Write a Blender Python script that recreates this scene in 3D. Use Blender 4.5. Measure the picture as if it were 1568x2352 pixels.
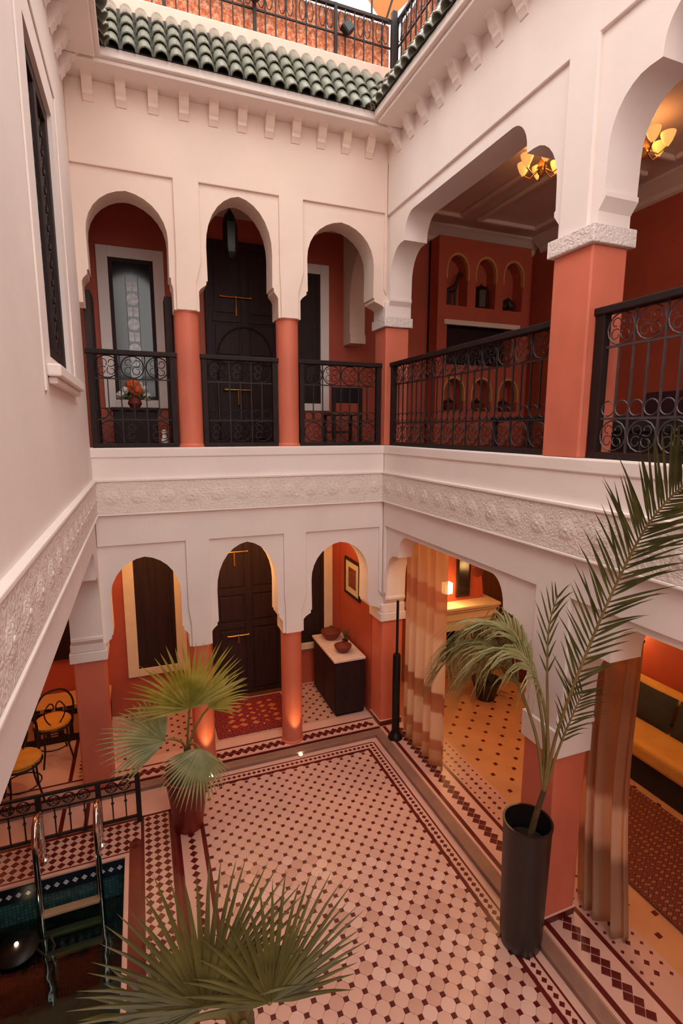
import bpy, math, random
from mathutils import Vector, Matrix
from math import sin, cos, pi, radians, sqrt, atan2

for o in list(bpy.data.objects): bpy.data.objects.remove(o, do_unlink=True)
scene = bpy.context.scene
C = scene.collection
rnd = random.Random(7)

# ------------------------------------------------------------------ camera
IW, IH = 1568, 2352
F_PX, PITCH, YAW, ROLL, CAM_Z = 1193.3, 0.1575, 0.3687, 0.0019, 3.9926
fw = Vector((sin(YAW)*cos(PITCH), cos(YAW)*cos(PITCH), -sin(PITCH)))
rt = Vector((cos(YAW), -sin(YAW), 0)); up = rt.cross(fw)
rt2 = rt*cos(ROLL) + up*sin(ROLL); up2 = -rt*sin(ROLL) + up*cos(ROLL)
cd = bpy.data.cameras.new('camera'); cam = bpy.data.objects.new('camera', cd); C.objects.link(cam)
cam.matrix_world = Matrix(((rt2.x, up2.x, -fw.x, 0), (rt2.y, up2.y, -fw.y, 0), (rt2.z, up2.z, -fw.z, CAM_Z), (0, 0, 0, 1)))
cd.sensor_fit = 'VERTICAL'; cd.sensor_height = 36.0; cd.lens = 36.0*F_PX/IH
cd.clip_start = 0.05; cd.clip_end = 200
scene.camera = cam

# ------------------------------------------------------------------ sky, exposure
world = bpy.data.worlds.new('sky'); scene.world = world; world.use_nodes = True
wn = world.node_tree.nodes; bg = wn['Background']
bg.inputs[0].default_value = (1.0, 0.95, 0.91, 1); bg.inputs[1].default_value = 3.1
vs = scene.view_settings
vs.view_transform = 'Standard'; vs.look = 'None'; vs.gamma = 1.0; vs.exposure = 0.05; vs.use_curve_mapping = False

# ------------------------------------------------------------------ materials
def lin(c):
    return tuple(((v/255)/12.92 if v/255 <= .04045 else ((v/255+.055)/1.055)**2.4) for v in c)
MATS = {}
def newmat(name):
    m = bpy.data.materials.new(name); m.use_nodes = True
    MATS[name] = m
    return m, m.node_tree.nodes, m.node_tree.links, m.node_tree.nodes['Principled BSDF']
def simple(name, col, rough=.6, metal=0, var=.0, vscale=6., bump=0., bscale=30., spec=.5, stretch=None, emit=None, estr=0, coords='Object'):
    """principled with noise colour variation and noise bump"""
    m, n, l, b = newmat(name)
    b.inputs['Roughness'].default_value = rough; b.inputs['Metallic'].default_value = metal
    b.inputs['Specular IOR Level'].default_value = spec
    b.inputs['Base Color'].default_value = (*col, 1)
    if var or bump:
        tc = n.new('ShaderNodeTexCoord'); mp = n.new('ShaderNodeMapping')
        l.new(tc.outputs[coords], mp.inputs[0])
        if stretch: mp.inputs['Scale'].default_value = stretch
    if var:
        t = n.new('ShaderNodeTexNoise'); t.inputs['Scale'].default_value = vscale; t.inputs['Detail'].default_value = 5
        l.new(mp.outputs[0], t.inputs['Vector'])
        r = n.new('ShaderNodeValToRGB')
        r.color_ramp.elements[0].position = .3; r.color_ramp.elements[1].position = .7
        r.color_ramp.elements[0].color = (*[max(0, c*(1-var)) for c in col], 1)
        r.color_ramp.elements[1].color = (*[min(1, c*(1+var)) for c in col], 1)
        l.new(t.outputs[0], r.inputs[0]); l.new(r.outputs[0], b.inputs['Base Color'])
    if bump:
        t2 = n.new('ShaderNodeTexNoise'); t2.inputs['Scale'].default_value = bscale; t2.inputs['Detail'].default_value = 4
        l.new(mp.outputs[0], t2.inputs['Vector'])
        bp = n.new('ShaderNodeBump'); bp.inputs['Strength'].default_value = bump; bp.inputs['Distance'].default_value = .02
        l.new(t2.outputs[0], bp.inputs['Height']); l.new(bp.outputs[0], b.inputs['Normal'])
    if emit:
        b.inputs['Emission Color'].default_value = (*emit, 1); b.inputs['Emission Strength'].default_value = estr
    return m
def carved(name, col, scale, strength=.6):
    """plaster with a fine carved arabesque relief"""
    m, n, l, b = newmat(name); b.inputs['Roughness'].default_value = .8
    tc = n.new('ShaderNodeTexCoord')
    nz = n.new('ShaderNodeTexNoise'); nz.inputs['Scale'].default_value = scale*.35
    l.new(tc.outputs['Object'], nz.inputs['Vector'])
    mx = n.new('ShaderNodeMix'); mx.data_type = 'VECTOR'; mx.inputs[0].default_value = .06
    l.new(tc.outputs['Object'], mx.inputs[4]); l.new(nz.outputs[1], mx.inputs[5])
    v = n.new('ShaderNodeTexVoronoi'); v.feature = 'SMOOTH_F1'; v.inputs['Scale'].default_value = scale
    l.new(mx.outputs[1], v.inputs['Vector'])
    bp = n.new('ShaderNodeBump'); bp.inputs['Strength'].default_value = strength; bp.inputs['Distance'].default_value = .02
    l.new(v.outputs['Distance'], bp.inputs['Height']); l.new(bp.outputs[0], b.inputs['Normal'])
    r = n.new('ShaderNodeValToRGB')
    r.color_ramp.elements[0].color = (*col, 1); r.color_ramp.elements[1].color = (*[c*.86 for c in col], 1)
    r.color_ramp.elements[0].position = .25; r.color_ramp.elements[1].position = .8
    l.new(v.outputs['Distance'], r.inputs[0]); l.new(r.outputs[0], b.inputs['Base Color'])
    return m
def ramp_mat(name, stops, tex, rough=.8, interp='CONSTANT', bump=0):
    """tex(nodes, links) -> scalar socket, coloured by a ramp"""
    m, n, l, b = newmat(name); b.inputs['Roughness'].default_value = rough
    s = tex(n, l); r = n.new('ShaderNodeValToRGB'); r.color_ramp.interpolation = interp
    e = r.color_ramp.elements
    while len(e) < len(stops): e.new(.5)
    for el, (p, c) in zip(e, stops): el.position = p; el.color = (*c, 1)
    l.new(s, r.inputs[0]); l.new(r.outputs[0], b.inputs['Base Color'])
    if bump:
        bp = n.new('ShaderNodeBump'); bp.inputs['Strength'].default_value = bump; bp.inputs['Distance'].default_value = .01
        l.new(s, bp.inputs['Height']); l.new(bp.outputs[0], b.inputs['Normal'])
    return m
def mth(n, l, op, a, b=None):
    q = n.new('ShaderNodeMath'); q.operation = op
    for i, v in enumerate((a, b)):
        if v is None: continue
        if isinstance(v, (int, float)): q.inputs[i].default_value = v
        else: l.new(v, q.inputs[i])
    return q.outputs[0]

PL = (0.82, 0.71, 0.66)
simple('plaster', PL, .85, var=.045, vscale=1.6, bump=.12, bscale=14)
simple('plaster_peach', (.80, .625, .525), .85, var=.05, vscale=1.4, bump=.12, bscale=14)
simple('plaster_warm', (.78, .60, .49), .85, var=.05, vscale=2, bump=.1, bscale=12)
simple('plaster_cream', (.72, .56, .38), .8, var=.05, bump=.1, bscale=12)
carved('frieze_plaster', (.80, .68, .61), 58, .42)
carved('capital_plaster', (.77, .67, .62), 60, .45)
simple('salmon', lin((206, 108, 82)), .55, var=.13, vscale=3.2, bump=.25, bscale=9, stretch=(1, 1, .5))
simple('red_wall', lin((178, 80, 56)), .6, var=.10, vscale=2.0, bump=.12, bscale=8)
simple('dark_wood', lin((42, 23, 21)), .6, spec=.3, var=.35, vscale=4, bump=.15, bscale=18, stretch=(6, 6, .5))
simple('door_wood', lin((46, 25, 25)), .6, spec=.3, var=.3, vscale=5, bump=.2, bscale=16, stretch=(5, 5, .4))
simple('rail_wood', lin((36, 20, 18)), .6, var=.3, vscale=8, spec=.25)
simple('iron', lin((30, 19, 19)), .6, metal=.1, var=.2, vscale=20)
simple('iron_grey', lin((78, 66, 68)), .45, metal=.4, var=.25, vscale=14)
simple('black_metal', lin((22, 19, 18)), .4, metal=.3, var=.2)
simple('brass', lin((212, 150, 70)), .3, metal=.95, var=.1)
simple('chrome', (.75, .73, .70), .12, metal=1.0)
simple('tile_white', lin((212, 166, 148)), .3, var=.07, vscale=2.2)
simple('tile_white_b', lin((200, 152, 134)), .32, var=.08, vscale=2.6)
simple('tile_white_c', lin((220, 178, 162)), .28, var=.06, vscale=2.4)
simple('tile_dark', lin((92, 22, 22)), .3, var=.25, vscale=9)
simple('tile_brown', lin((106, 40, 32)), .35, var=.2, vscale=6)
simple('grout', lin((206, 162, 146)), .8, var=.08, vscale=12)
simple('marble_slab', lin((214, 168, 150)), .35, var=.08, vscale=3)
simple('curb_stone', lin((142, 104, 88)), .5, var=.15, vscale=8)
simple('room_floor', lin((200, 144, 100)), .35, var=.1, vscale=2.5)
simple('roof_green', lin((122, 122, 108)), .25, var=.35, vscale=12, bump=.1, bscale=30)
simple('roof_pan', lin((36, 36, 30)), .6, var=.3)
simple('coping', lin((232, 186, 170)), .8, var=.05)
simple('sofa_cloth', lin((206, 150, 72)), .9, var=.08, bump=.15, bscale=60)
simple('sofa_dark', lin((34, 24, 20)), .8, var=.2)
simple('cushion_dark', lin((46, 44, 38)), .9, var=.2, bump=.2, bscale=50)
simple('cushion_yellow', lin((216, 150, 52)), .9, var=.1, bump=.2, bscale=40)
simple('cushion_purple', lin((60, 30, 44)), .9, var=.2)
simple('terracotta', lin((120, 40, 28)), .6, var=.15, vscale=5)
simple('pot_red', lin((122, 30, 22)), .42, var=.2, vscale=5)
simple('pot_black', lin((30, 22, 22)), .38, var=.35, vscale=3, stretch=(1, 1, .15))
simple('soil', lin((46, 32, 24)), .95, var=.4, vscale=30)
simple('marble_top', lin((232, 206, 190)), .3, var=.1, vscale=14)
simple('clay_brown', lin((110, 46, 30)), .6, var=.25, vscale=4)
simple('wood_mid', lin((104, 58, 34)), .5, var=.25, vscale=5, stretch=(5, 5, .6))
simple('flower_orange', lin((224, 100, 40)), .7, var=.1)
simple('flower_white', lin((226, 214, 204)), .7, var=.1)
simple('leaf_green', lin((70, 88, 40)), .6, var=.2)
simple('figurine', lin((52, 30, 22)), .5, var=.2)
simple('awning', lin((176, 96, 34)), .8, var=.05)
simple('niche_yellow', lin((200, 140, 80)), .8, var=.1)
simple('brick_mortar', lin((196, 140, 112)), .9, var=.1)
simple('picture_paper', lin((214, 196, 168)), .8)
simple('picture_art', lin((120, 60, 50)), .8, var=.5, vscale=16)
simple('tread', lin((178, 136, 100)), .7, var=.15)
simple('glass_pane', lin((196, 196, 200)), .25, var=.35, vscale=18, spec=.6)
simple('glass_dark', lin((24, 26, 30)), .12, spec=.6)
simple('lamp_paper', lin((255, 214, 140)), .7, emit=(1, .62, .22), estr=9)
simple('lamp_gold', lin((255, 190, 90)), .5, emit=(1, .50, .14), estr=.75)
simple('bulb', (1, .9, .7), .5, emit=(1, .78, .45), estr=30)
def leafmat(name, c1, c2, trans=.25):
    m, n, l, b = newmat(name); b.inputs['Roughness'].default_value = .45
    tc = n.new('ShaderNodeTexCoord'); t = n.new('ShaderNodeTexNoise'); t.inputs['Scale'].default_value = 7
    l.new(tc.outputs['Object'], t.inputs['Vector'])
    r = n.new('ShaderNodeValToRGB'); r.color_ramp.elements[0].color = (*c1, 1); r.color_ramp.elements[1].color = (*c2, 1)
    r.color_ramp.elements[0].position = .3; r.color_ramp.elements[1].position = .72
    l.new(t.outputs[0], r.inputs[0]); l.new(r.outputs[0], b.inputs['Base Color'])
    tr = n.new('ShaderNodeBsdfTranslucent'); l.new(r.outputs[0], tr.inputs[0])
    mx = n.new('ShaderNodeMixShader'); mx.inputs[0].default_value = trans
    l.new(b.outputs[0], mx.inputs[1]); l.new(tr.outputs[0], mx.inputs[2])
    l.new(mx.outputs[0], n['Material Output'].inputs[0])
leafmat('palm_leaf', lin((142, 144, 48)), lin((190, 182, 90)), .42)
leafmat('palm_leaf_grey', lin((136, 144, 92)), lin((180, 178, 130)), .35)
leafmat('palm_olive', lin((72, 66, 28)), lin((108, 98, 46)), .22)
leafmat('palm_dark', lin((52, 62, 28)), lin((100, 102, 54)), .2)
leafmat('palm_pale', lin((120, 116, 66)), lin((168, 158, 108)), .3)
simple('petiole', lin((128, 110, 60)), .6, var=.2)
simple('trunk', lin((96, 70, 42)), .9, var=.35, bump=.5, bscale=40)

def brick_tex(n, l):
    tc = n.new('ShaderNodeTexCoord'); t = n.new('ShaderNodeTexNoise'); t.inputs['Scale'].default_value = 26; t.inputs['Detail'].default_value = 6
    t.inputs['Roughness'].default_value = .75
    l.new(tc.outputs['Object'], t.inputs['Vector']); return t.outputs[0]
ramp_mat('reed', [(.30, lin((96, 40, 22))), (.43, lin((184, 90, 48))), (.51, lin((200, 116, 76))), (.62, lin((226, 176, 146)))], brick_tex, .8, 'LINEAR')

def curtain_mat(name, stops):
    m, n, l, b = newmat(name); b.inputs['Roughness'].default_value = .7
    tc = n.new('ShaderNodeTexCoord'); sx = n.new('ShaderNodeSeparateXYZ'); l.new(tc.outputs['Generated'], sx.inputs[0])
    r = n.new('ShaderNodeValToRGB'); e = r.color_ramp.elements
    while len(e) < len(stops): e.new(.5)
    for el, (p, c) in zip(e, stops): el.position = p; el.color = (*c, 1)
    l.new(sx.outputs[2], r.inputs[0])
    w = n.new('ShaderNodeTexWave'); w.wave_type = 'BANDS'; w.bands_direction = 'Z'; w.inputs['Scale'].default_value = 60
    l.new(tc.outputs['Generated'], w.inputs['Vector'])
    mx = n.new('ShaderNodeMix'); mx.data_type = 'RGBA'; mx.inputs[0].default_value = .04
    l.new(r.outputs[0], mx.inputs[6]); l.new(w.outputs[0], mx.inputs[7])
    l.new(mx.outputs[2], b.inputs['Base Color'])
    tr = n.new('ShaderNodeBsdfTranslucent'); l.new(mx.outputs[2], tr.inputs[0])
    m1 = n.new('ShaderNodeMixShader'); m1.inputs[0].default_value = .5
    l.new(b.outputs[0], m1.inputs[1]); l.new(tr.outputs[0], m1.inputs[2])
    tp = n.new('ShaderNodeBsdfTransparent'); m2 = n.new('ShaderNodeMixShader'); m2.inputs[0].default_value = .2
    l.new(m1.outputs[0], m2.inputs[1]); l.new(tp.outputs[0], m2.inputs[2])
    l.new(m2.outputs[0], n['Material Output'].inputs[0])
cr, tn, bw, rs = lin((246, 222, 192)), lin((232, 190, 146)), lin((192, 124, 82)), lin((214, 148, 106))
curtain_mat('curtain_check', [(0, tn), (.07, tn), (.08, rs), (.12, rs), (.13, cr), (.25, cr), (.26, rs), (.34, bw), (.35, cr), (.58, cr), (.60, tn), (.70, tn), (.72, rs), (.80, rs), (.81, tn), (1, tn)])
curtain_mat('curtain_brown', [(0, lin((226, 196, 164))), (.12, lin((210, 170, 138))), (.26, lin((190, 146, 114))), (.30, lin((240, 204, 172))), (.44, lin((242, 210, 178))), (.47, lin((200, 144, 106))), (.8, lin((180, 120, 80))), (1, lin((204, 140, 90)))])

def rug_tex(sx, sy):
    def f(n, l):
        tc = n.new('ShaderNodeTexCoord'); mp = n.new('ShaderNodeMapping'); mp.inputs['Scale'].default_value = (sx, sy, 1)
        l.new(tc.outputs['Generated'], mp.inputs[0])
        v = n.new('ShaderNodeTexVoronoi'); v.distance = 'MANHATTAN'; v.inputs['Scale'].default_value = 1; v.inputs['Randomness'].default_value = .25
        l.new(mp.outputs[0], v.inputs['Vector']); return mth(n, l, 'MULTIPLY', v.outputs['Distance'], 1.1)
    return f
ramp_mat('rug_field', [(0, lin((214, 190, 150))), (.16, lin((60, 24, 30))), (.3, lin((150, 30, 30))), (.62, lin((110, 16, 22))), (.85, lin((190, 110, 60)))], rug_tex(5, 5), .95)
ramp_mat('rug_border', [(0, lin((190, 130, 90))), (.25, lin((120, 22, 24))), (.55, lin((52, 20, 26))), (.8, lin((168, 44, 34)))], rug_tex(26, 20), .95)
ramp_mat('kilim', [(0, lin((170, 124, 92))), (.14, lin((96, 40, 28))), (.4, lin((122, 54, 34))), (.66, lin((72, 34, 28))), (.88, lin((150, 92, 60)))], rug_tex(14, 44), .95)

def pool_tex(n, l):
    tc = n.new('ShaderNodeTexCoord'); b = n.new('ShaderNodeTexBrick'); b.offset = 0; b.inputs['Scale'].default_value = 16
    b.inputs['Brick Width'].default_value = .5; b.inputs['Row Height'].default_value = .5; b.inputs['Mortar Size'].default_value = .03
    b.inputs['Color1'].default_value = (.25,)*3+(1,); b.inputs['Color2'].default_value = (.6,)*3+(1,); b.inputs['Mortar'].default_value = (0, 0, 0, 1)
    mp = n.new('ShaderNodeMapping'); mp.inputs['Rotation'].default_value = (radians(90), 0, 0)
    l.new(tc.outputs['Object'], mp.inputs[0]); l.new(mp.outputs[0], b.inputs['Vector']); return b.outputs[0]
ramp_mat('pool_tile', [(0, lin((22, 34, 36))), (.2, lin((34, 62, 66))), (.6, lin((50, 92, 92))), (1, lin((40, 80, 96)))], pool_tex, .25, 'LINEAR')
simple('pool_band', lin((16, 22, 34)), .3, var=.3)
simple('pool_floor', lin((48, 96, 96)), .4, var=.35, vscale=14)
simple('pool_step', lin((186, 140, 98)), .6, var=.2)
def water():
    m, n, l, b = newmat('water')
    n.remove(b)
    tp = n.new('ShaderNodeBsdfTransparent'); tp.inputs[0].default_value = (.6, .75, .72, 1)
    gl = n.new('ShaderNodeBsdfGlossy'); gl.inputs['Roughness'].default_value = .03; gl.inputs[0].default_value = (.9, .9, .9, 1)
    fr = n.new('ShaderNodeFresnel'); fr.inputs[0].default_value = 1.33
    tc = n.new('ShaderNodeTexCoord'); t = n.new('ShaderNodeTexNoise'); t.inputs['Scale'].default_value = 5
    l.new(tc.outputs['Object'], t.inputs['Vector'])
    bp = n.new('ShaderNodeBump'); bp.inputs['Strength'].default_value = .12; bp.inputs['Distance'].default_value = .03
    l.new(t.outputs[0], bp.inputs['Height']); l.new(bp.outputs[0], gl.inputs['Normal']); l.new(bp.outputs[0], fr.inputs['Normal'])
    mx = n.new('ShaderNodeMixShader'); l.new(fr.outputs[0], mx.inputs[0]); l.new(tp.outputs[0], mx.inputs[1]); l.new(gl.outputs[0], mx.inputs[2])
    l.new(mx.outputs[0], n['Material Output'].inputs[0])
water()

# ------------------------------------------------------------------ mesh helpers
class MB:
    def __init__(s): s.v = []; s.f = []
    def add(s, vs, fs):
        k = len(s.v); s.v += [tuple(p) for p in vs]; s.f += [tuple(i+k for i in f) for f in fs]; return s
    def box(s, x0, x1, y0, y1, z0, z1):
        return s.add([(x0, y0, z0), (x1, y0, z0), (x1, y1, z0), (x0, y1, z0), (x0, y0, z1), (x1, y0, z1), (x1, y1, z1), (x0, y1, z1)],
                     [(3, 2, 1, 0), (4, 5, 6, 7), (0, 1, 5, 4), (1, 2, 6, 5), (2, 3, 7, 6), (3, 0, 4, 7)])
    def prism(s, poly, ax, a, b):
        """poly: list of (u,w). ax 'Y': u=x,w=z, from y=a to b; 'X': u=y,w=z; 'Z': u=x,w=y"""
        f = {'Y': lambda u, w, t: (u, t, w), 'X': lambda u, w, t: (t, u, w), 'Z': lambda u, w, t: (u, w, t)}[ax]
        n = len(poly)
        ar = sum(poly[i][0]*poly[(i+1) % n][1]-poly[(i+1) % n][0]*poly[i][1] for i in range(n))
        if ar < 0: poly = poly[::-1]
        if a > b: a, b = b, a
        vs = [f(u, w, a) for u, w in poly]+[f(u, w, b) for u, w in poly]
        F0 = tuple(range(n)); F1 = tuple(range(n, 2*n))
        sides = [(i, (i+1) % n, n+(i+1) % n, n+i) for i in range(n)]
        if ax == 'Y': fs = [F0, F1[::-1]]+[q[::-1] for q in sides]
        else: fs = [F0[::-1], F1]+sides
        return s.add(vs, fs)
    def tube(s, path, r, n=6, cap=True):
        path = [Vector(p) for p in path]; m = len(path)
        rr = r if isinstance(r, (list, tuple)) else [r]*m
        vs = []; u = None
        for i, p in enumerate(path):
            d = (path[min(i+1, m-1)]-path[max(i-1, 0)])
            d = d.normalized() if d.length > 1e-9 else Vector((0, 0, 1))
            if u is None:
                u = d.cross(Vector((0, 0, 1)) if abs(d.z) < .9 else Vector((1, 0, 0))).normalized()
            else:
                u = (u-d*u.dot(d)); u = u.normalized() if u.length > 1e-6 else d.orthogonal().normalized()
            w = d.cross(u)
            for k in range(n):
                a = 2*pi*k/n; vs.append(p+(u*cos(a)+w*sin(a))*rr[i])
        fs = [(i*n+k, i*n+(k+1) % n, (i+1)*n+(k+1) % n, (i+1)*n+k) for i in range(m-1) for k in range(n)]
        if cap: fs += [tuple(range(n))[::-1], tuple(range((m-1)*n, m*n))]
        return s.add(vs, fs)
    def lathe(s, prof, n=24, c=(0, 0, 0), cap=True, sx=1, sy=1):
        vs = []; fs = []
        for r, z in prof:
            for k in range(n):
                a = 2*pi*k/n; vs.append((c[0]+r*cos(a)*sx, c[1]+r*sin(a)*sy, c[2]+z))
        for i in range(len(prof)-1):
            for k in range(n): fs.append((i*n+k, i*n+(k+1) % n, (i+1)*n+(k+1) % n, (i+1)*n+k))
        if cap:
            fs.append(tuple(range(n))[::-1]); fs.append(tuple(range((len(prof)-1)*n, len(prof)*n)))
        return s.add(vs, fs)
    def ball(s, c, r, n=10, m=6, sx=1, sy=1, sz=1):
        prof = [(max(1e-4, r*sin(pi*i/m)), -r*cos(pi*i/m)*sz) for i in range(m+1)]
        return s.lathe(prof, n, c, True, sx, sy)
    def mesh(s, name, smooth=None):
        me = bpy.data.meshes.new(name); me.from_pydata(s.v, [], s.f); me.update()
        if smooth is not None:
            for p in me.polygons: p.use_smooth = True
            try: me.set_sharp_from_angle(angle=radians(smooth))
            except Exception: pass
        return me
def obj(name, mb, mat, parent=None, smooth=None, loc=None, rot=None, bevel=0, seg=2):
    me = mb if isinstance(mb, bpy.types.Mesh) else mb.mesh(name, smooth)
    if not me.materials: me.materials.append(MATS[mat])
    o = bpy.data.objects.new(name, me); C.objects.link(o)
    if parent: o.parent = parent
    if loc is not None: o.location = loc
    if rot is not None: o.rotation_euler = rot
    if bevel:
        md = o.modifiers.new('bevel', 'BEVEL'); md.width = bevel; md.segments = seg; md.limit_method = 'ANGLE'; md.angle_limit = radians(40)
    return o
def tag(o, label, cat, group=None):
    o['label'] = label; o['category'] = cat
    if group: o['group'] = group
    return o
def thing(name, label, cat, loc=(0, 0, 0), rz=0, group=None):
    o = bpy.data.objects.new(name, None); C.objects.link(o); o.empty_display_size = .1
    o.location = loc; o.rotation_euler = (0, 0, rz)
    return tag(o, label, cat, group)
def struct(name, mb, mat, parent=None, **k):
    o = obj(name, mb, mat, parent, **k)
    if parent is None: o['kind'] = 'structure'
    return o
def copy_tree(o, parent=None):
    c = o.copy(); C.objects.link(c); c.parent = parent
    for ch in list(o.children): copy_tree(ch, c)
    return c
def lamp(name, parent, loc, power, col, size=.06, kind='POINT', **k):
    d = bpy.data.lights.new(name, kind); d.energy = power; d.color = col
    if kind == 'POINT': d.shadow_soft_size = size
    if kind == 'SPOT': d.shadow_soft_size = size; d.spot_size = k.get('angle', 1.0); d.spot_blend = .6
    if kind == 'AREA': d.size = size
    o = bpy.data.objects.new(name, d); C.objects.link(o); o.parent = parent; o.location = loc
    if 'rot' in k: o.rotation_euler = k['rot']
    return o
# ------------------------------------------------------------------ dimensions (metres)
XR, YB, XL, T = 2.814, 5.828, -0.466, 0.31
ZS = 3.8                     # top of the parapet beam under the upper railings
BT, BB = 3.46, 3.126         # carved frieze top and bottom
YO = 7.35                    # outer wall behind the back gallery
XO = 6.2                     # outer wall of the right rooms
XLO = -2.7                   # outer wall of the left room
YF = -6.0                    # unseen wall behind the camera, set far back to let in more sky
ZG = 0.05                    # gallery floor
REC = 0.028                  # depth of the arch panels

# ---- arch outlines (opening boundary, left bottom -> right bottom)
def arch_pts(xl, xr, c, hw, z0, zb, zs, za, zl=None):
    n = 14
    L = [(xl, zl if zl is not None else z0), (xl, zb-.05), (xl+(c-hw-xl)*.25, zb-.02), (xl+(c-hw-xl)*.55, zb+.0), (c-hw-.012, zb+.02), (c-hw-.012, zb+.055), (c-hw+.004, zb+.06), (c-hw, zs)]
    R = [(xr, z0), (xr, zb-.05), (xr-(xr-c-hw)*.25, zb-.02), (xr-(xr-c-hw)*.55, zb), (c+hw+.012, zb+.02), (c+hw+.012, zb+.055), (c+hw-.004, zb+.06), (c+hw, zs)]
    A = []
    for i in range(1, n):
        t = pi*i/n
        zz = sin(t); pk = (1-abs(i-n/2)/(n/2))**4
        A.append((c-hw*cos(t)*(1+.02*sin(t)), zs+(za-zs)*(zz*.965+pk*.035)))
    return L+A+R[::-1]
def flat_half(z0, zb, zs, zc, zf, d1=.30, d2=.38, d3=.56):
    P = [(0, z0), (0, zb-.07), (.03, zb-.03), (.052, zb), (.052, zb+.03), (.04, zb+.035), (.045, zs)]
    for i in range(1, 8):
        t = pi/2*i/7; P.append((.045+(d1-.045)*(1-cos(t)), zs+(zc-zs)*sin(t)))
    P += [(d2, zc), (d2, zc+.035)]
    for i in range(1, 8):
        t = pi/2*i/7; P.append((d2+(d3-d2)*(1-cos(t)), zc+.035+(zf-zc-.035)*sin(t)))
    return P
def flat_arch(u0, u1, *a, **k):
    h = flat_half(*a, **k)
    return [(u0+d, z) for d, z in h]+[(u1-d, z) for d, z in h][::-1]

# bays of the back arcade: (left edge, right edge, centre, half width, apex)
UP = [(XL+.035, .412, .008, .375, 6.275), (.668, 1.512, 1.105, .348, 6.385), (1.766, XR, 2.255, .405, 6.29)]
LO = [(XL+.005, .412, -.015, .362, 2.635), (.668, 1.505, 1.095, .352, 2.715), (1.766, XR-.01, 2.25, .378, 2.625)]
ZCU, ZCL = 5.21, 1.545       # undersides of the white capitals over the columns

# ---- wall_back: recessed arch layer + proud layer with the panels left open
pu = [(XL-T, ZCU)]
for i, (a, b, c, h, za) in enumerate(UP):
    pu += arch_pts(a, b, c, h, ZCU, 5.46, 5.86, za)
pu += [(XR+T, ZCU), (XR+T, 7.28), (XL-T, 7.28)]
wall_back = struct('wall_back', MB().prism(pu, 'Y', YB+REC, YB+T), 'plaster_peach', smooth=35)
panels_u = [(XL+.0, .45), (.70, 1.53), (1.80, XR-.03)]
pp = [(XL, 7.28)]
for i, (a, b) in enumerate(panels_u):
    if i == 0: pp += [(XL, 6.45), (b, 6.45)]
    else: pp += [(a, 6.45), (b, 6.45)]
    if i < 2: xc = (.54, 1.639)[i]; pp += [(b, 5.70), (xc-.10, 5.48), (xc-.10, ZCU), (xc+.10, ZCU), (xc+.10, 5.48), (panels_u[i+1][0], 5.70)]
pp += [(XR-.03, 5.62), (XR-.0, 5.56), (XR, 7.28)]
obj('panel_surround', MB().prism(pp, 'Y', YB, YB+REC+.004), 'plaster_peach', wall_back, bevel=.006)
# lower arcade and parapet beam
pl = [(XL-T, ZCL)]
for i, (a, b, c, h, za) in enumerate(LO):
    pl += arch_pts(a, b, c, h, ZCL, 1.74, 2.17, za)
pl += [(XR+T, ZCL), (XR+T, 3.70), (XL-T, 3.70)]
obj('lower_arcade', MB().prism(pl, 'Y', YB+REC, YB+T), 'plaster', wall_back, smooth=35)
panels_l = [(XL+.004, .415), (.67, 1.525), (1.80, XR-.05)]
pp = [(XL, ZS-.03), (XL, 2.78)]
for i, (a, b) in enumerate(panels_l):
    if i: pp += [(a, 2.78)]
    pp += [(b, 2.78)]
    if i < 2: xc = (.54, 1.637)[i]; pp += [(b, 2.02), (xc-.10, 1.80), (xc-.10, ZCL), (xc+.10, ZCL), (xc+.10, 1.80), (panels_l[i+1][0], 2.02)]
pp += [(XR-.05, 1.95), (XR, 1.89), (XR, ZS-.03)]
obj('beam_face', MB().prism(pp, 'Y', YB, YB+REC+.004), 'plaster', wall_back, bevel=.006)
obj('parapet_sill', MB().box(XL-T, XR+T, YB-.012, YB+T, ZS-.10, ZS), 'plaster', wall_back, bevel=.012)

# ---- wall_right
PY0, PY1 = 2.775, 3.12       # pillar between the two right hand bays
Y2 = -.35
pr = [(YB+REC, 5.2)]
fu = flat_arch(PY1, YB, 5.2, 5.49, 5.72, 6.05, 6.31)
fu2 = flat_arch(Y2, PY0, 5.2, 5.46, 5.72, 6.05, 6.31)
poly = [(YF, 5.2)]+flat_arch(YF+.4, Y2-.35, 5.2, 5.46, 5.72, 6.05, 6.31)+fu2+fu+[(YB+REC, 5.2), (YB+REC, 7.28), (YF, 7.28)]
wall_right = struct('wall_right', MB().prism(poly, 'X', XR+REC, XR+T), 'plaster', smooth=35)
poly = [(YF, 7.28), (YF, 6.44), (PY0+.06, 6.44), (PY0+.06, 5.20), (PY1-.035, 5.20), (PY1-.035, 6.43), (YB, 6.43), (YB, 7.28)]
obj('panel_surround', MB().prism(poly, 'X', XR, XR+REC+.004), 'plaster', wall_right, bevel=.006)
fl = flat_arch(PY1, YB, 1.55, 1.83, 2.12, 2.46, 2.745)
fl2 = flat_arch(Y2, PY0, 1.55, 1.80, 2.12, 2.46, 2.745)
poly = [(YF, 1.55)]+flat_arch(YF+.4, Y2-.35, 1.55, 1.80, 2.12, 2.46, 2.745)+fl2+fl+[(YB+REC, 1.55), (YB+REC, 3.70), (YF, 3.70)]
obj('lower_arcade', MB().prism(poly, 'X', XR+REC, XR+T), 'plaster', wall_right, smooth=35)
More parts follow.
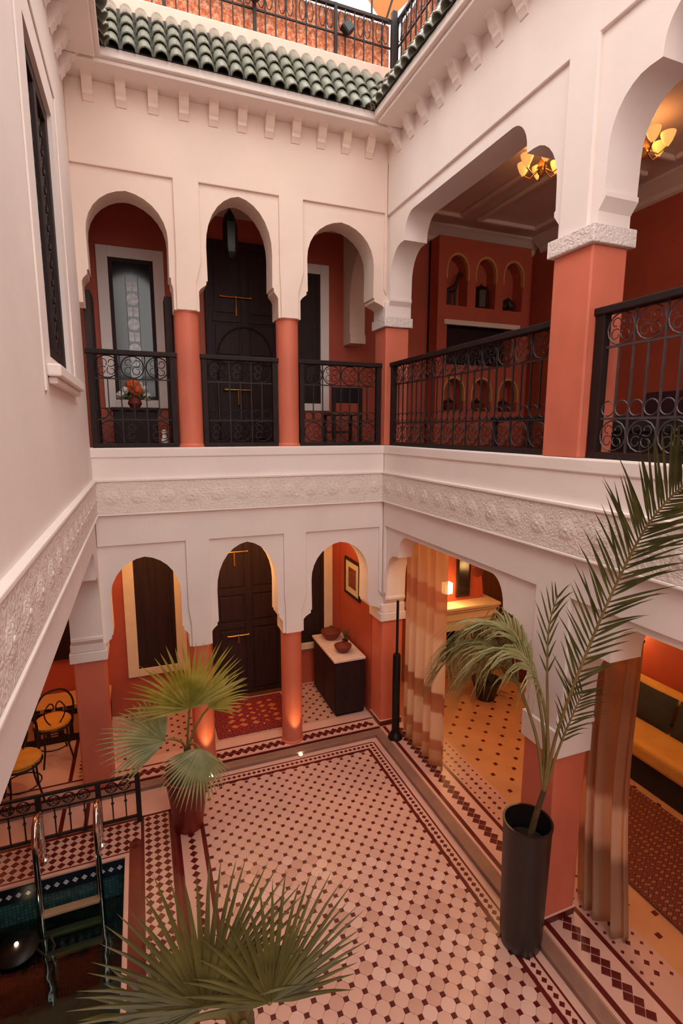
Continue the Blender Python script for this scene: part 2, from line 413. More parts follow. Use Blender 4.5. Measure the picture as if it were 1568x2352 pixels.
poly = [(YF, ZS-.03), (YF, 2.80), (PY0-.03, 2.80), (PY0-.03, 2.05), (PY0+.01, 1.90), (PY0+.01, 1.58), (PY1-.03, 1.58), (PY1-.03, 2.80), (YB-.05, 2.80), (YB-.05, 1.93), (YB, 1.87), (YB, ZS-.03)]
obj('beam_face', MB().prism(poly, 'X', XR, XR+REC+.004), 'plaster', wall_right, bevel=.006)
obj('parapet_sill', MB().box(XR-.012, XR+T, YF, YB, ZS-.10, ZS), 'plaster', wall_right, bevel=.012)

# ---- wall_left: solid above with a tall latticed window, open below
WY0, WY1, WZ0, WZ1 = 3.62, 4.66, 4.42, 6.24
w = MB()
w.box(XL-T, XL, YF, WY0, BB, 7.28); w.box(XL-T, XL, WY1, YB+REC, BB, 7.28)
w.box(XL-T, XL, WY0, WY1, BB, WZ0); w.box(XL-T, XL, WY0, WY1, WZ1, 7.28)
wall_left = struct('wall_left', w, 'plaster')
# shallow raised border round the window
b = MB(); b.prism([(3.30, 4.20), (3.36, 4.20), (3.36, 6.46), (4.86, 6.46), (4.86, 4.20), (4.92, 4.20), (4.92, 6.52), (3.30, 6.52)], 'X', XL, XL+.012)
obj('window_border', b, 'plaster', wall_left, bevel=.004)
fll = flat_arch(1.0, YB, 1.55, 1.80, 2.2, 2.52, 2.82, d1=.26, d2=.33, d3=.48)
poly = [(YF, 1.55), (.7, 1.55)]+fll+[(YB+REC, 1.55), (YB+REC, BB+.01), (YF, BB+.01)]
obj('lower_arcade', MB().prism(poly, 'X', XL-T, XL-.006), 'plaster', wall_left, smooth=35)

# ---- carved frieze bands with a row of rosettes
def rosette_mesh():
    m = MB(); n = 8
    vs = [(0, -.008, 0)]
    for k in range(2*n):
        a = pi*k/n; r = .080 if k % 2 == 0 else .060
        vs.append((r*cos(a)*.66, -.011, r*sin(a)*.66))
    for k in range(2*n):
        a = pi*k/n; r = .092 if k % 2 == 0 else .078
        vs.append((r*cos(a), 0.0, r*sin(a)))
    fs = []
    for k in range(2*n):
        j = (k+1) % (2*n)
        fs.append((0, 1+k, 1+j)); fs.append((1+k, 1+2*n+k, 1+2*n+j, 1+j))
    m.add(vs, fs)
    m.lathe([(.016, 0), (.014, .01), (.006, .014)], 8, (0, 0, 0))
    # turn the boss to face -Y
    k = 1+4*n
    for i in range(k, len(m.v)):
        x, y, z = m.v[i]; m.v[i] = (x, -.007-z*.7, y)
    me = m.mesh('rosette', 50); me.materials.append(MATS['frieze_plaster']); return me
ros = rosette_mesh()
fz = obj('frieze', MB().box(XL, XR, YB-.03, YB+.01, BB, BT), 'frieze_plaster', wall_back, bevel=.006)
obj('frieze_lip', MB().box(XL, XR, YB-.042, YB+.01, BT-.004, BT+.022), 'plaster', wall_back, bevel=.006)
obj('frieze_fillet', MB().box(XL, XR, YB-.040, YB+.01, BB-.02, BB), 'plaster', wall_back, bevel=.005)
N = 12
for i in range(N):
    obj('rosette', ros, 'frieze_plaster', fz, loc=(XL+.16+i*(XR-XL-.3)/(N-1), YB-.03, (BB+BT)/2))
fz = obj('frieze', MB().box(XR-.03, XR+.01, YF, YB-.03, BB, BT), 'frieze_plaster', wall_right, bevel=.006)
obj('frieze_lip', MB().box(XR-.042, XR+.01, YF, YB-.03, BT-.004, BT+.022), 'plaster', wall_right, bevel=.006)
obj('frieze_fillet', MB().box(XR-.040, XR+.01, YF, YB-.03, BB-.02, BB), 'plaster', wall_right, bevel=.005)
for i in range(14):
    obj('rosette', ros, 'frieze_plaster', fz, loc=(XR-.03, YB-.18-i*.285, (BB+BT)/2), rot=(0, 0, -pi/2))
fz = obj('frieze', MB().box(XL-.01, XL+.03, YF, YB-.03, BB, BT), 'frieze_plaster', wall_left, bevel=.006)
obj('frieze_lip', MB().box(XL-.01, XL+.042, YF, YB-.03, BT-.004, BT+.022), 'plaster', wall_left, bevel=.006)
obj('frieze_fillet', MB().box(XL-.01, XL+.040, YF, YB-.03, BB-.02, BB), 'plaster', wall_left, bevel=.005)
for i in range(14):
    obj('rosette', ros, 'frieze_plaster', fz, loc=(XL+.03, YB-.18-i*.285, (BB+BT)/2), rot=(0, 0, pi/2))

# ---- corbels under the eaves: stepped scroll bracket
EP, EZ = .25, 7.29
def corbel_mesh():
    prof = [(0, 6.98), (-.012, 6.985), (-.03, 7.02), (-.045, 7.03), (-.05, 7.06), (-.075, 7.08), (-.095, 7.12), (-.10, 7.15), (-.135, 7.17), (-.17, 7.20), (-.19, 7.235), (-.19, EZ+.005), (0.01, EZ+.005), (.01, 6.98)]
    m = MB().prism(prof, 'X', -.045, .045)
    me = m.mesh('corbel', 40); me.materials.append(MATS['plaster']); return me
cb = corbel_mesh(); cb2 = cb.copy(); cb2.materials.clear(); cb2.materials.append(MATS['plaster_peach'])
for i in range(12):
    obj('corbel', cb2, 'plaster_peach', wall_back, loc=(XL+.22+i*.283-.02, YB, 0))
for i in range(13):
    obj('corbel', cb, 'plaster', wall_right, loc=(XR, YB-.28-i*.283, 0), rot=(0, 0, -pi/2))
for i in range(13):
    obj('corbel', cb, 'plaster', wall_left, loc=(XL, YB-.28-i*.283, 0), rot=(0, 0, pi/2))

# ---- other walls, floors, ceilings
PX0, PX1, PYA, PYB_ = XLO+.5, -.34, 2.3, 4.78     # pool
w = MB(); w.box(XLO-.3, XO+.3, YO, YO+.3, -.2, 7.0)
wall_outer = struct('wall_outer', w, 'red_wall')
struct('wall_east', MB().box(XO, XO+.3, YF, YO, -.2, 7.0), 'red_wall')
struct('wall_west', MB().box(XLO-.3, XLO, YF, YO, -.2, 3.5), 'red_wall')
w = MB(); w.box(XLO-.3, XO+.3, YF-.3, YF, -.2, 4.4)
struct('wall_front', w, 'plaster')  # out of view; kept low so more skylight reaches the ground floor
f = MB()
f.box(PX1, XR-.11, YF, YB-.13, -.12, -.004)
f.box(XLO, PX1, PYB_, YB-.13, -.12, -.004); f.box(XLO, PX1, YF, PYA, -.12, -.004); f.box(XLO, PX0, PYA, PYB_, -.12, -.004)
floor = struct('floor', f, 'grout')
f = MB(); f.box(XLO, XO, YB-.13+.001, YO, -.12, ZG-.003); f.box(XR-.11+.001, XO, YF, YB-.13, -.12, ZG-.003)
floor_gallery = struct('floor_gallery', f, 'room_floor')
f = MB()
f.box(XLO-.3, XO, YB+T, YO, 3.42, 3.74); f.box(XR+T, XO, YF, YB+T, 3.42, 3.74)
fu_ = struct('floor_upper', f, 'plaster_warm')
obj('floor_finish', MB().box(XLO-.3, XO, YB+T, YO, 3.7405, 3.742).box(XR+T, XO, YF, YB+T, 3.7405, 3.742), 'tile_brown', fu_)
struct('ceiling_left', MB().box(XLO, XL-T, YF, YB+T, 3.0, 3.3), 'plaster_warm')
f = MB(); f.box(XL-T-.3, XR+T+.1, YB+T, YO+.3, 6.72, 6.9)
struct('ceiling_back', f, 'plaster_warm')
f = MB(); f.box(XR+T, XO+.3, YF, YO+.3, 7.0, 7.2)
ceiling_right = struct('ceiling_right', f, 'plaster_warm')
# plaster mouldings on the right ceiling
def frame_mb(x0, x1, y0, y1, z0, z1, w):
    m = MB(); m.box(x0, x1, y0, y0+w, z0, z1); m.box(x0, x1, y1-w, y1, z0, z1); m.box(x0, x0+w, y0+w, y1-w, z0, z1); m.box(x1-w, x1, y0+w, y1-w, z0, z1); return m
for (x0, x1, y0, y1) in [(3.30, 4.45, 4.9, 6.8), (4.70, 5.75, 4.9, 6.8), (3.30, 5.75, 1.6, 4.6)]:
    obj('ceiling_moulding', frame_mb(x0, x1, y0, y1, 6.94, 7.0, .07), 'plaster_warm', ceiling_right, bevel=.02)
cor = [(0, 0), (-.22, 0), (-.22, -.03), (-.17, -.05), (-.13, -.09), (-.06, -.13), (-.04, -.18), (0, -.20)]
m = MB(); m.prism([(YO+a, 7.0+z) for a, z in cor], 'X', XR+T+.4, XO)
obj('cornice', m, 'plaster_warm', ceiling_right, smooth=30)
m = MB(); m.prism([(XO+a, 7.0+z) for a, z in cor], 'Y', YF, YO-.2)
obj('cornice', m, 'plaster_warm', ceiling_right, smooth=30)
# terrace deck over the galleries (keeps the sky out of the rooms)
f = MB(); f.box(XL-2.6, XO+.3, YB+.32, YO+.3, 7.5, 7.72); f.box(XR+.32, XO+.3, YF-.3, YB+.32, 7.5, 7.72); f.box(XL-2.6, XL-.32, YF-.3, YB+.32, 7.5, 7.72)
struct('roof_deck', f, 'plaster_warm')
# side walls closing the upper storey at the left end
struct('wall_end', MB().box(XL-T-.3, XL-T, YB+T, YO, 3.74, 6.75), 'red_wall')
# partition between back gallery and right room (ground floor), arch above it (upper floor)
struct('wall_partition', MB().box(XR+.002, XR+T, YB+T, YO, ZG-.003, 3.42), 'red_wall')
poly = [(YO, 5.2), (YO, 6.72), (YB+T, 6.72), (YB+T, 5.9)]
cyc, hwc = 6.62, .48
arc = [(cyc-hwc*cos(pi*i/16), 5.75+.62*sin(pi*i/16)) for i in range(17)]
poly += [(cyc-hwc, 5.6), (cyc-hwc, 5.75)]+arc[1:]+[(cyc+hwc, 5.34), (cyc+hwc-.03, 5.3), (cyc+hwc-.03, 5.2)]
poly = [(YO, 5.2), (YO, 6.72), (YB+T, 6.72), (YB+T, 5.6)]+arc+[(cyc+hwc, 5.34), (cyc+hwc-.03, 5.3), (cyc+hwc-.03, 5.2)]
struct('wall_cross_arch', MB().prism(poly, 'X', XR+.05, XR+T-.03), 'plaster_warm', smooth=30)

# ---- curb of the gallery step
trim = struct('trim_1', MB().box(XLO, XR-.11, YB-.15, YB-.035, -.004, ZG+.002), 'curb_stone', bevel=.008)
obj('curb', MB().box(XR-.13, XR-.015, YF, YB-.035, -.004, ZG+.002), 'curb_stone', trim, bevel=.008)

# ------------------------------------------------------------------ floor tiles
def octagon_mesh(q, s, name, mat, h=.006):
    D = q/sqrt(2); k = .988
    p = [(D-s, s), (s, D-s), (-s, D-s), (-(D-s), s), (-(D-s), -s), (-s, -(D-s)), (s, -(D-s)), (D-s, -s)]
    m = MB(); n = 8
    vs = [(x*k, y*k, -.004) for x, y in p]+[(x*k, y*k, h-.002) for x, y in p]+[(x*(k-.03), y*(k-.03), h) for x, y in p]
    fs = [tuple(range(16, 24))]+[(i, (i+1) % n, n+(i+1) % n, n+i) for i in range(n)]+[(n+i, n+(i+1) % n, 2*n+(i+1) % n, 2*n+i) for i in range(n)]
    m.add(vs, fs); me = m.mesh(name); me.materials.append(MATS[mat]); return me
def square_mesh(s, name, mat, h=.007, rot=False):
    m = MB(); k = .95
    p = [(s, 0), (0, s), (-s, 0), (0, -s)] if rot else [(s, s), (-s, s), (-s, -s), (s, -s)]
    vs = [(x*k, y*k, -.004) for x, y in p]+[(x*k, y*k, h-.002) for x, y in p]+[(x*(k-.08), y*(k-.08), h) for x, y in p]
    m.add(vs, [(8, 9, 10, 11)]+[(i, (i+1) % 4, 4+(i+1) % 4, 4+i) for i in range(4)]+[(4+i, 4+(i+1) % 4, 8+(i+1) % 4, 8+i) for i in range(4)])
    me = m.mesh(name); me.materials.append(MATS[mat]); return me
def joined(name, mesh, pts, mat, parent):
    m = MB(); V = [tuple(v.co) for v in mesh.vertices]; Fc = [tuple(p.vertices) for p in mesh.polygons]
    for (x, y, z) in pts: m.add([(a+x, b+y, c+z) for a, b, c in V], Fc)
    o = obj(name, m, mat, parent); o['kind'] = 'stuff'; return o
def in_view(x, y, z):
    v = Vector((x, y, z-CAM_Z)); d = v.dot(fw)
    return d > .2 and abs(v.dot(rt2)/d*F_PX) < IW/2+30 and abs(v.dot(up2)/d*F_PX) < IH/2+30
def lay(name, stuff, meshes, pts, parent, most=300):
    seen = sorted([p for p in pts if in_view(*p)], key=lambda p: (Vector(p)-Vector((0, 0, CAM_Z))).length)
    for p in seen[:most]: obj(name, rnd.choice(meshes), None, parent, loc=p)
    rest = seen[most:]+[p for p in pts if not in_view(*p)]
    if rest: joined(stuff, meshes[0], rest, meshes[0].materials[0].name, parent)
def lattice(x0, x1, y0, y1, q, z):
    D = q/sqrt(2); a = []; b = []
    ni, nj = int((x1-x0)/D)+2, int((y1-y0)/D)+2
    for i in range(ni):
        for j in range(nj):
            x, y = x0+i*D, y0+j*D
            if x > x1+1e-6 or y > y1+1e-6: continue
            ((a if (i+j) % 2 else b)).append((x, y, z))
    return a, b
FX0, FX1, FY0, FY1 = .415, 2.475, 2.0, 5.47
Q, S = .103, .0178
oc = [octagon_mesh(Q, S, 'octagon_tile', m) for m in ('tile_white', 'tile_white', 'tile_white_b', 'tile_white_c')]
dt = [square_mesh(S*.98, 'dot_tile', 'tile_dark')]
a, b = lattice(FX0+.01, FX1-.01, FY0, FY1-.01, Q, 0)
lay('octagon_tile', 'octagon_tiles', oc, a, floor); lay('dot_tile', 'dot_tiles', dt, b, floor)
# borders of the courtyard: plain strips, dark lines, rows of diamonds
def strip(x0, x1, y0, y1, mat, z=0, h=.006, name='border_strip', parent=None):
    return obj(name, MB().box(x0, x1, y0, y1, z-.004, z+h), mat, parent or floor)
strip(FX0-.02, 2.70, 5.595, 5.677, 'marble_slab'); strip(2.60, 2.683, FY0-.6, 5.595, 'marble_slab')
strip(FX0-.02, 2.475, 5.465, 5.495, 'tile_dark', h=.008, name='dark_line'); strip(2.475, 2.51, FY0-.6, 5.495, 'tile_dark', h=.008, name='dark_line')
strip(FX0-.02, 2.51, 5.495, 5.595, 'tile_white', name='border_strip'); strip(2.51, 2.60, FY0-.6, 5.595, 'tile_white')
strip(FX0-.02, 2.60, 5.592, 5.607, 'tile_dark', h=.008, name='dark_line'); strip(2.60, 2.617, FY0-.6, 5.592, 'tile_dark', h=.008, name='dark_line')
dm = [square_mesh(.026, 'diamond_tile', 'tile_dark', h=.009, rot=True)]
pts = [(2.555, 5.545-i*.058, 0) for i in range(60)]+[(2.555-i*.058, 5.545, 0) for i in range(1, 38)]
lay('diamond_tile', 'diamond_tiles', dm, pts, floor)
# left side of the field: dark line, diamond row, dark lines, checker strip, brown strip along the pool
strip(.365, .405, FY0, 5.1, 'tile_dark', h=.008, name='dark_line')
strip(.17, .365, FY0, 5.25, 'tile_white'); strip(.135, .17, FY0, 5.25, 'tile_dark', h=.008, name='dark_line'); strip(.11, .135, FY0, 5.25, 'tile_brown', h=.007, name='dark_line')
strip(.075, .11, FY0, 5.27, 'tile_dark', h=.008, name='dark_line'); strip(-.165, .075, FY0, 5.25, 'tile_white'); strip(-.195, -.165, FY0, 5.27, 'tile_dark', h=.008, name='dark_line')
strip(-.30, -.195, FY0, 4.95, 'tile_brown', h=.007, name='border_strip'); 
strip(-.335, -.30, FY0, 4.81, 'marble_slab', h=.010, name='pool_coping')
strip(-.195, .405, 5.255, 5.275, 'tile_dark', h=.008, name='dark_line')
strip(XLO, .40, 5.275, 5.677, 'marble_slab', h=.005)
strip(.405, .42, 5.10, 5.677, 'tile_dark', h=.004, name='dark_line')
dm2 = [square_mesh(.040, 'diamond_tile', 'tile_dark', h=.009, rot=True)]
pts = [(.27, 2.2+i*.082, 0) for i in range(36)]
dm3 = [square_mesh(.0385, 'checker_tile', 'tile_dark', h=.009, rot=True)]
lay('diamond_tile', 'diamond_tiles', dm2, pts, floor)
pts = []
for i in range(90):
    y = 5.21-i*.080
    if y < FY0: break
    pts += [(-.045+dx, y, 0) for dx in (-.08, 0, .08)]
# deck strip behind the pool
strip(XLO, -.195, 4.83, 5.25, 'tile_white'); strip(XLO, -.30, 4.81, 4.83, 'tile_brown', h=.008, name='dark_line'); strip(XLO, -.335, 4.775, 4.81, 'marble_slab', h=.010, name='pool_coping')
strip(XLO, -.195, 5.235, 5.262, 'tile_dark', h=.008, name='dark_line')
for i in range(26):
    x = -.245-i*.080
    pts += [(x, 5.035+dy, 0) for dy in (-.16, -.08, 0, .08, .16)]
lay('checker_tile', 'checker_tiles', dm3, pts, floor)
# threshold strips between the pillars (gallery level)
def gstrip(*a, **k): return strip(*a, z=ZG, parent=floor_gallery, **k)
gstrip(.40, XR-.02, YB-.03, YB+.22, 'tile_white'); gstrip(XLO, .40, YB-.03, YB+.22, 'tile_white')
gstrip(XLO, XR-.02, YB-.03, YB+.0, 'tile_dark', h=.008, name='dark_line'); gstrip(XLO, XR-.02, YB+.21, YB+.235, 'tile_dark', h=.008, name='dark_line')
gstrip(XLO, XR, YB+.235, YB+.40, 'marble_slab')
gstrip(XR-.01, XR+.36, FY0-.6, YB-.03, 'tile_white')
gstrip(XR+.02, XR+.065, FY0-.6, YB-.03, 'tile_dark', h=.008, name='dark_line'); gstrip(XR+.335, XR+.375, FY0-.6, YB-.03, 'tile_dark', h=.008, name='dark_line')
zz = [square_mesh(.047, 'zigzag_tile', 'tile_dark', h=.009, rot=True)]
pts = [(XR+.20+(.0235 if i % 2 else -.0235), YB-.12-i*.047, ZG) for i in range(80)]+[(XR-.10-i*.047, YB+.105+(.0235 if i % 2 else -.0235), ZG) for i in range(66)]
lay('zigzag_tile', 'zigzag_tiles', zz, pts, floor_gallery)
gstrip(XR+.375, XR+.66, FY0-.6, YB-.03, 'tile_white_b')
dm4 = [square_mesh(.027, 'diamond_tile', 'tile_dark', h=.009, rot=True)]
dm5 = [square_mesh(.017, 'small_diamond_tile', 'tile_dark', h=.009, rot=True)]
lay('diamond_tile', 'diamond_tiles', dm4, [(XR+.515, YB-.12-i*.082, ZG) for i in range(44)], floor_gallery)
lay('small_diamond_tile', 'small_diamond_tiles', dm5, [(XR+.515+s*.1, YB-.16-i*.082, ZG) for i in range(44) for s in (-1, 1)], floor_gallery)
gstrip(XL, XR, YB+.40, YO, 'tile_white_b', h=.002, name='floor_field'); gstrip(XLO, XL, YB+.40, YO, 'marble_slab', h=.002, name='floor_field')
# dotted fields of the gallery floors
gd = [square_mesh(.019, 'dot_tile', 'tile_dark', h=.005)]
_, b = lattice(XL+.1, XR-.2, YB+.46, YO-.14, .115, ZG); lay('dot_tile', 'dot_tiles', gd, b, floor_gallery)
gd2 = [square_mesh(.022, 'dot_tile', 'tile_dark', h=.003)]
_, b = lattice(XR+.80, 5.2, 1.2, 6.1, .21, ZG); lay('dot_tile', 'dot_tiles', gd2, b, floor_gallery)
lay('edge_tile', 'edge_tiles', [square_mesh(.026, 'edge_tile', 'tile_dark', h=.004, rot=True)], [(XL+.1+i*.07, YO-.07, ZG) for i in range(46)], floor_gallery)
gstrip(XL-.49, XL-.45, YB+.24, 7.3, 'tile_dark', h=.008, name='dark_line')
lay('diamond_tile', 'diamond_tiles', [square_mesh(.034, 'diamond_tile', 'tile_dark', h=.006, rot=True)], [(XL-.37, YB+.3+i*.075, ZG) for i in range(19)], floor_gallery)
strip(-.97, -.93, 5.275, 5.677, 'tile_dark', h=.008, name='dark_line'); strip(-.74, -.70, 5.275, 5.677, 'tile_dark', h=.008, name='dark_line')

# ---- pool basin
m = MB()
m.box(PX0-.1, PX1+.02, PYB_, PYB_+.12, -1.3, -.012); m.box(PX1, PX1+.12, PYA, PYB_, -1.3, -.012); m.box(PX0-.12, PX0, PYA, PYB_, -1.3, -.012); m.box(PX0, PX1, PYA-.12, PYA, -1.3, -.012)
pool = struct('pool_basin', m, 'pool_tile')
obj('pool_bed', MB().box(PX0-.1, PX1+.1, PYA-.1, PYB_+.1, -1.4, -1.3), 'pool_floor', pool)
obj('pool_step', MB().box(PX0, PX1, 3.55, 4.1, -1.3, -.95), 'pool_step', pool)
obj('tile_band', MB().box(PX0, PX1, PYB_-.008, PYB_+.01, -.16, -.015), 'pool_band', pool)
lay('band_tile', 'band_tiles', [square_mesh(.03, 'band_tile', 'tile_white_c', h=.004, rot=True)], [], pool)
bm_ = square_mesh(.026, 'band_tile', 'glass_pane', h=.005, rot=True)
for i in range(22): obj('band_tile', bm_, None, pool, loc=(PX1-.05-i*.075, PYB_-.010, -.085), rot=(pi/2, 0, 0))
wt = obj('pool_water', MB().box(PX0+.001, PX1-.001, PYA+.001, PYB_-.001, -.40, -.38), 'water'); wt['kind'] = 'stuff'
tag(wt, 'dark teal water filling the tiled pool', 'water')
# ------------------------------------------------------------------ tiled eaves
def tile_mesh():
    """one half-round cover tile, axis along +Y rising, open end towards -Y"""
    m = MB(); n = 7; L_ = .235
    r0, r1, th = .064, .054, .011
    vs = []
    for (y, r) in ((0, r0), (L_, r1)):
        for rr in (r, r-th):
            for k in range(n):
                a = pi*k/(n-1); vs.append((rr*cos(a), y, rr*sin(a)))
    fs = []
    for k in range(n-1):
        fs.append((k, k+1, 2*n+k+1, 2*n+k)[::-1]); fs.append((n+k, n+k+1, 3*n+k+1, 3*n+k)); fs.append((k, k+1, n+k+1, n+k))
    m.add(vs, fs); me = m.mesh('roof_tile', 50); me.materials.append(MATS['roof_green']); return me
TM = tile_mesh()
SL = radians(49)
def eave(name, label, origin, rz, n, x0, step, e0=-.22, e1=.22):
    """origin on the wall line; local +Y is outward-to-wall (up the slope), tiles step along local X"""
    t = thing(name, label, 'eave', origin, rz, 'glazed tile eaves round the courtyard')
    w0, w1 = x0-.08, x0+(n-1)*step+.08
    w0 -= .0
    sl = MB(); sl.prism([(-.335, EZ-.01), (-.335, EZ+.0), (.06, EZ+.565), (.06, EZ-.01)], 'X', w0, w1)
    obj('pan_bed', sl, 'roof_pan', t)
    fa = MB(); fa.box(w0+e0, w1+e1, -.335, .0, EZ-.085, EZ-.01); fa.box(w0+e0, w1+e1, -.29, .0, EZ-.12, EZ-.085)
    obj('fascia', fa, 'plaster', t, bevel=.008)
    for i in range(n):
        for r in range(4):
            y = -.375+r*.096; z = EZ-.028+r*.139
            obj('roof_tile', TM, None, t, loc=(x0+i*step, y, z), rot=(SL, 0, rnd.uniform(-.03, .03)))
    return t
EB = eave('tiled_eave', 'green glazed tile eave along the back wall under the terrace railing', (0, YB, 0), 0, 22, XL+.30, .1355)
ER = eave('tiled_eave', 'green glazed tile eave above the right hand wall, seen edge on', (XR, 0, 0), -pi/2, 28, -(YB-.30), .1355, e0=.116)
EL = eave('tiled_eave', 'green glazed tile eave at top left above the latticed window wall', (XL, 0, 0), pi/2, 24, 2.42, .1355, e1=-.125)
for (x, y, s, par) in ((XR, YB, -1, EB), (XL, YB, 1, EB)):          # diagonal cap rows in the corners
    for r in range(5):
        q = -.36+r*.09
        obj('corner_tile', TM, None, par, loc=(x+(-q*s*-1 if False else q*(1 if s == -1 else -1)), q, EZ+.0+r*.135), rot=(.75, 0, (-pi/4 if s == -1 else pi/4)))
# ---- terrace: coping, railing with woven infill, spotlights, awning
CY = YB+.062; CX = XR+.062; CXL = XL-.062
m = MB(); m.box(CXL-.2, CX+.25, CY, CY+.25, 7.30, 7.99)
parapet = struct('trim_2', m, 'coping', bevel=.015)
obj('parapet', MB().box(CX, CX+.25, YF, CY, 7.30, 7.99), 'coping', parapet, bevel=.015)
obj('parapet', MB().box(CXL-.25, CXL, YF, CY, 7.30, 7.99), 'coping', parapet, bevel=.015)
def cscroll(r, n=9, turn=1.35):
    return [(r*(1-.62*i/n)*cos(2*pi*turn*i/n+.4), r*(1-.62*i/n)*sin(2*pi*turn*i/n+.4)) for i in range(n+1)]
def terrace_rail(name, label, origin, rz, length, seen):
    t = thing(name, label, 'railing', origin, rz, 'terrace railings')
    obj('infill_panel', MB().box(0, length, .05, .07, .03, .50), 'reed', t)
    obj('top_rail', MB().box(-.02, length, -.012, .03, .50, .53), 'iron', t)
    obj('middle_rail', MB().box(0, length, -.006, .012, .24, .255), 'iron', t)
    bm = MB().box(-.006, .006, -.006, .006, .0, .50).mesh('bar'); bm.materials.append(MATS['iron'])
    pm = MB().box(-.016, .016, -.016, .016, .0, .53).mesh('post'); pm.materials.append(MATS['iron'])
    lo = MB()
    for s in (-1, 1):
        lo.tube([(s*.042+.036*s*cos(a), 0, .375+.10*sin(a)) for a in [pi*2*k/10 for k in range(11)]], .005, 4)
    lm = lo.mesh('scroll'); lm.materials.append(MATS['iron'])
    n = int(length/.11)
    for i in range(n+1):
        x = i*length/n
        if i % 8 == 0: obj('post', pm, None, t, loc=(x, 0, 0))
        else: obj('bar', bm, None, t, loc=(x, 0, 0))
        if i % 2 == 0 and i < n: obj('scroll', lm, None, t, loc=(x+length/n, 0, 0))
    return t
terrace_rail('terrace_railing', 'black terrace railing with orange woven panel above the back eave', (CXL+.1, CY+.08, 7.99), 0, 3.32, 0)
terrace_rail('terrace_railing', 'black terrace railing with orange panel running over the right eave', (CX+.08, CY+.06, 7.99), -pi/2, 6.2, 0)
tag(obj('railing_post', MB().box(-.03, .03, -.03, .03, 0, .58), 'iron', loc=(CX+.03, CY+.03, 7.99), bevel=.005), 'thick black corner post where the two terrace railings meet', 'post')
for k, (x, z, lb) in enumerate(((1.33, 8.31, 'dark square spotlight on the terrace railing, the one farther left'), (2.33, 8.25, 'dark square spotlight on the terrace railing nearer the corner post'))):
    t = thing('spotlight', lb, 'spotlight', (x, CY+.0, z), 0, 'spotlights on the terrace railing')
    obj('housing', MB().box(-.055, .055, -.05, .03, -.055, .055), 'black_metal', t, rot=(0, pi/4, 0), bevel=.008)
    obj('lens', MB().box(-.04, .04, -.056, -.05, -.04, .04), 'glass_dark', t, rot=(0, pi/4, 0))
    obj('bracket', MB().box(-.01, .01, .02, .085, -.02, .02), 'iron', t)
aw = MB(); aw.add([(0, 0, 0), (-.35, .5, .95), (.85, .2, .95), (0, .01, 0), (-.35, .51, .95), (.85, .21, .95)], [(0, 2, 1), (3, 4, 5), (0, 1, 4, 3), (1, 2, 5, 4), (2, 0, 3, 5)])
t = thing('shade_sail', 'orange triangular shade sail tied above the terrace corner', 'awning', (CX-.0, CY+.22, 8.56))
obj('cloth', aw, 'awning', t); obj('edge_pole', MB().tube([(-.01, .02, -.65), (.0, .0, 0), (.25, -.35, .95)], .012, 6), 'iron', t)
tag(obj('awning_pole', MB().tube([(0, 0, 0), (0, 0, 2.2)], .012, 6), 'iron', loc=(CX-.17, CY+.2, 7.99)), 'thin dark pole standing against the white sky', 'pole')

# ------------------------------------------------------------------ columns and pillars
def column(label, x, y, z0, z1, r, grp):
    t = thing('round_column', label, 'column', (x, y, z0), 0, grp)
    h = z1-z0
    obj('shaft', MB().lathe([(r+.012, 0), (r+.012, .02), (r, .04), (r, h-.02), (r+.006, h-.012), (r+.006, h)], 28), 'salmon', t, smooth=30)
    return t
for x, lb in ((.54, 'salmon round column between the first and second upper arches'), (1.639, 'salmon round column between the second and third upper arches')):
    column(lb, x, YB+.15, ZS, ZCU, .127, 'upper columns of the back arcade')
for x, lb in ((.54, 'salmon round column on the ground floor behind the potted fan palm'), (1.637, 'salmon round column on the ground floor between the rug and the console')):
    column(lb, x, YB+.15, ZG, ZCL, .128, 'lower columns of the back arcade')
def pillar(name, label, x0, x1, y0, y1, z0, z1, cap, plain, foot, cmat='capital_plaster', fl=.035):
    t = thing(name, label, 'pillar', ((x0+x1)/2, (y0+y1)/2, z0), 0, 'square pillars of the courtyard')
    a, b = (x1-x0)/2, (y1-y0)/2; h = z1-z0
    obj('shaft', MB().box(-a, a, -b, b, foot, h), 'salmon', t, bevel=.012)
    if foot: 
        obj('plinth', MB().box(-a-.004, a+.004, -b-.004, b+.004, 0, foot), 'tile_dark', t)
        obj('plinth_edge', MB().box(-a-.007, a+.007, -b-.007, b+.007, foot, foot+.012), 'coping', t)
    c = MB(); c.box(-a-fl, a+fl, -b-fl, b+fl, h, h+cap)
    obj('capital', c, cmat, t, bevel=.008)
    if plain: obj('neck', MB().box(-a-.018, a+.018, -b-.018, b+.018, h+cap, h+cap+plain), 'plaster', t, bevel=.012)
    return t
pillar('square_pillar', 'salmon corner pillar on the upper gallery with carved white capital', XR+.003, XR+T, YB+.003, YB+T, ZS, 5.2, .11, .18, 0)
pillar('square_pillar', 'salmon pillar on the upper gallery between the two right hand railings', XR+.003, XR+T, PY0, PY1, ZS, 5.19, .115, .0, 0)
pillar('square_pillar', 'salmon corner pillar on the ground floor beside the black metal stand', XR+.003, XR+T, YB+.003, YB+T, ZG, 1.53, .11, .12, .07, 'plaster', .03)
pillar('square_pillar', 'salmon pillar on the ground floor behind the tall black planter', XR+.003, XR+T, PY0, PY1, ZG, 1.53, .22, .0, .07, 'plaster', .022)
pillar('square_pillar', 'salmon corner pillar on the ground floor near the wrought iron chairs', XL-T, XL-.003, YB+.003, YB+T, ZG, 1.55, .11, .09, 0, 'plaster', .03)
for y in (-.7,): pillar('square_pillar', 'salmon pillar of the right arcade nearest the camera', XR+.003, XR+T, y, Y2, ZG, 1.55, .12, .1, .07)

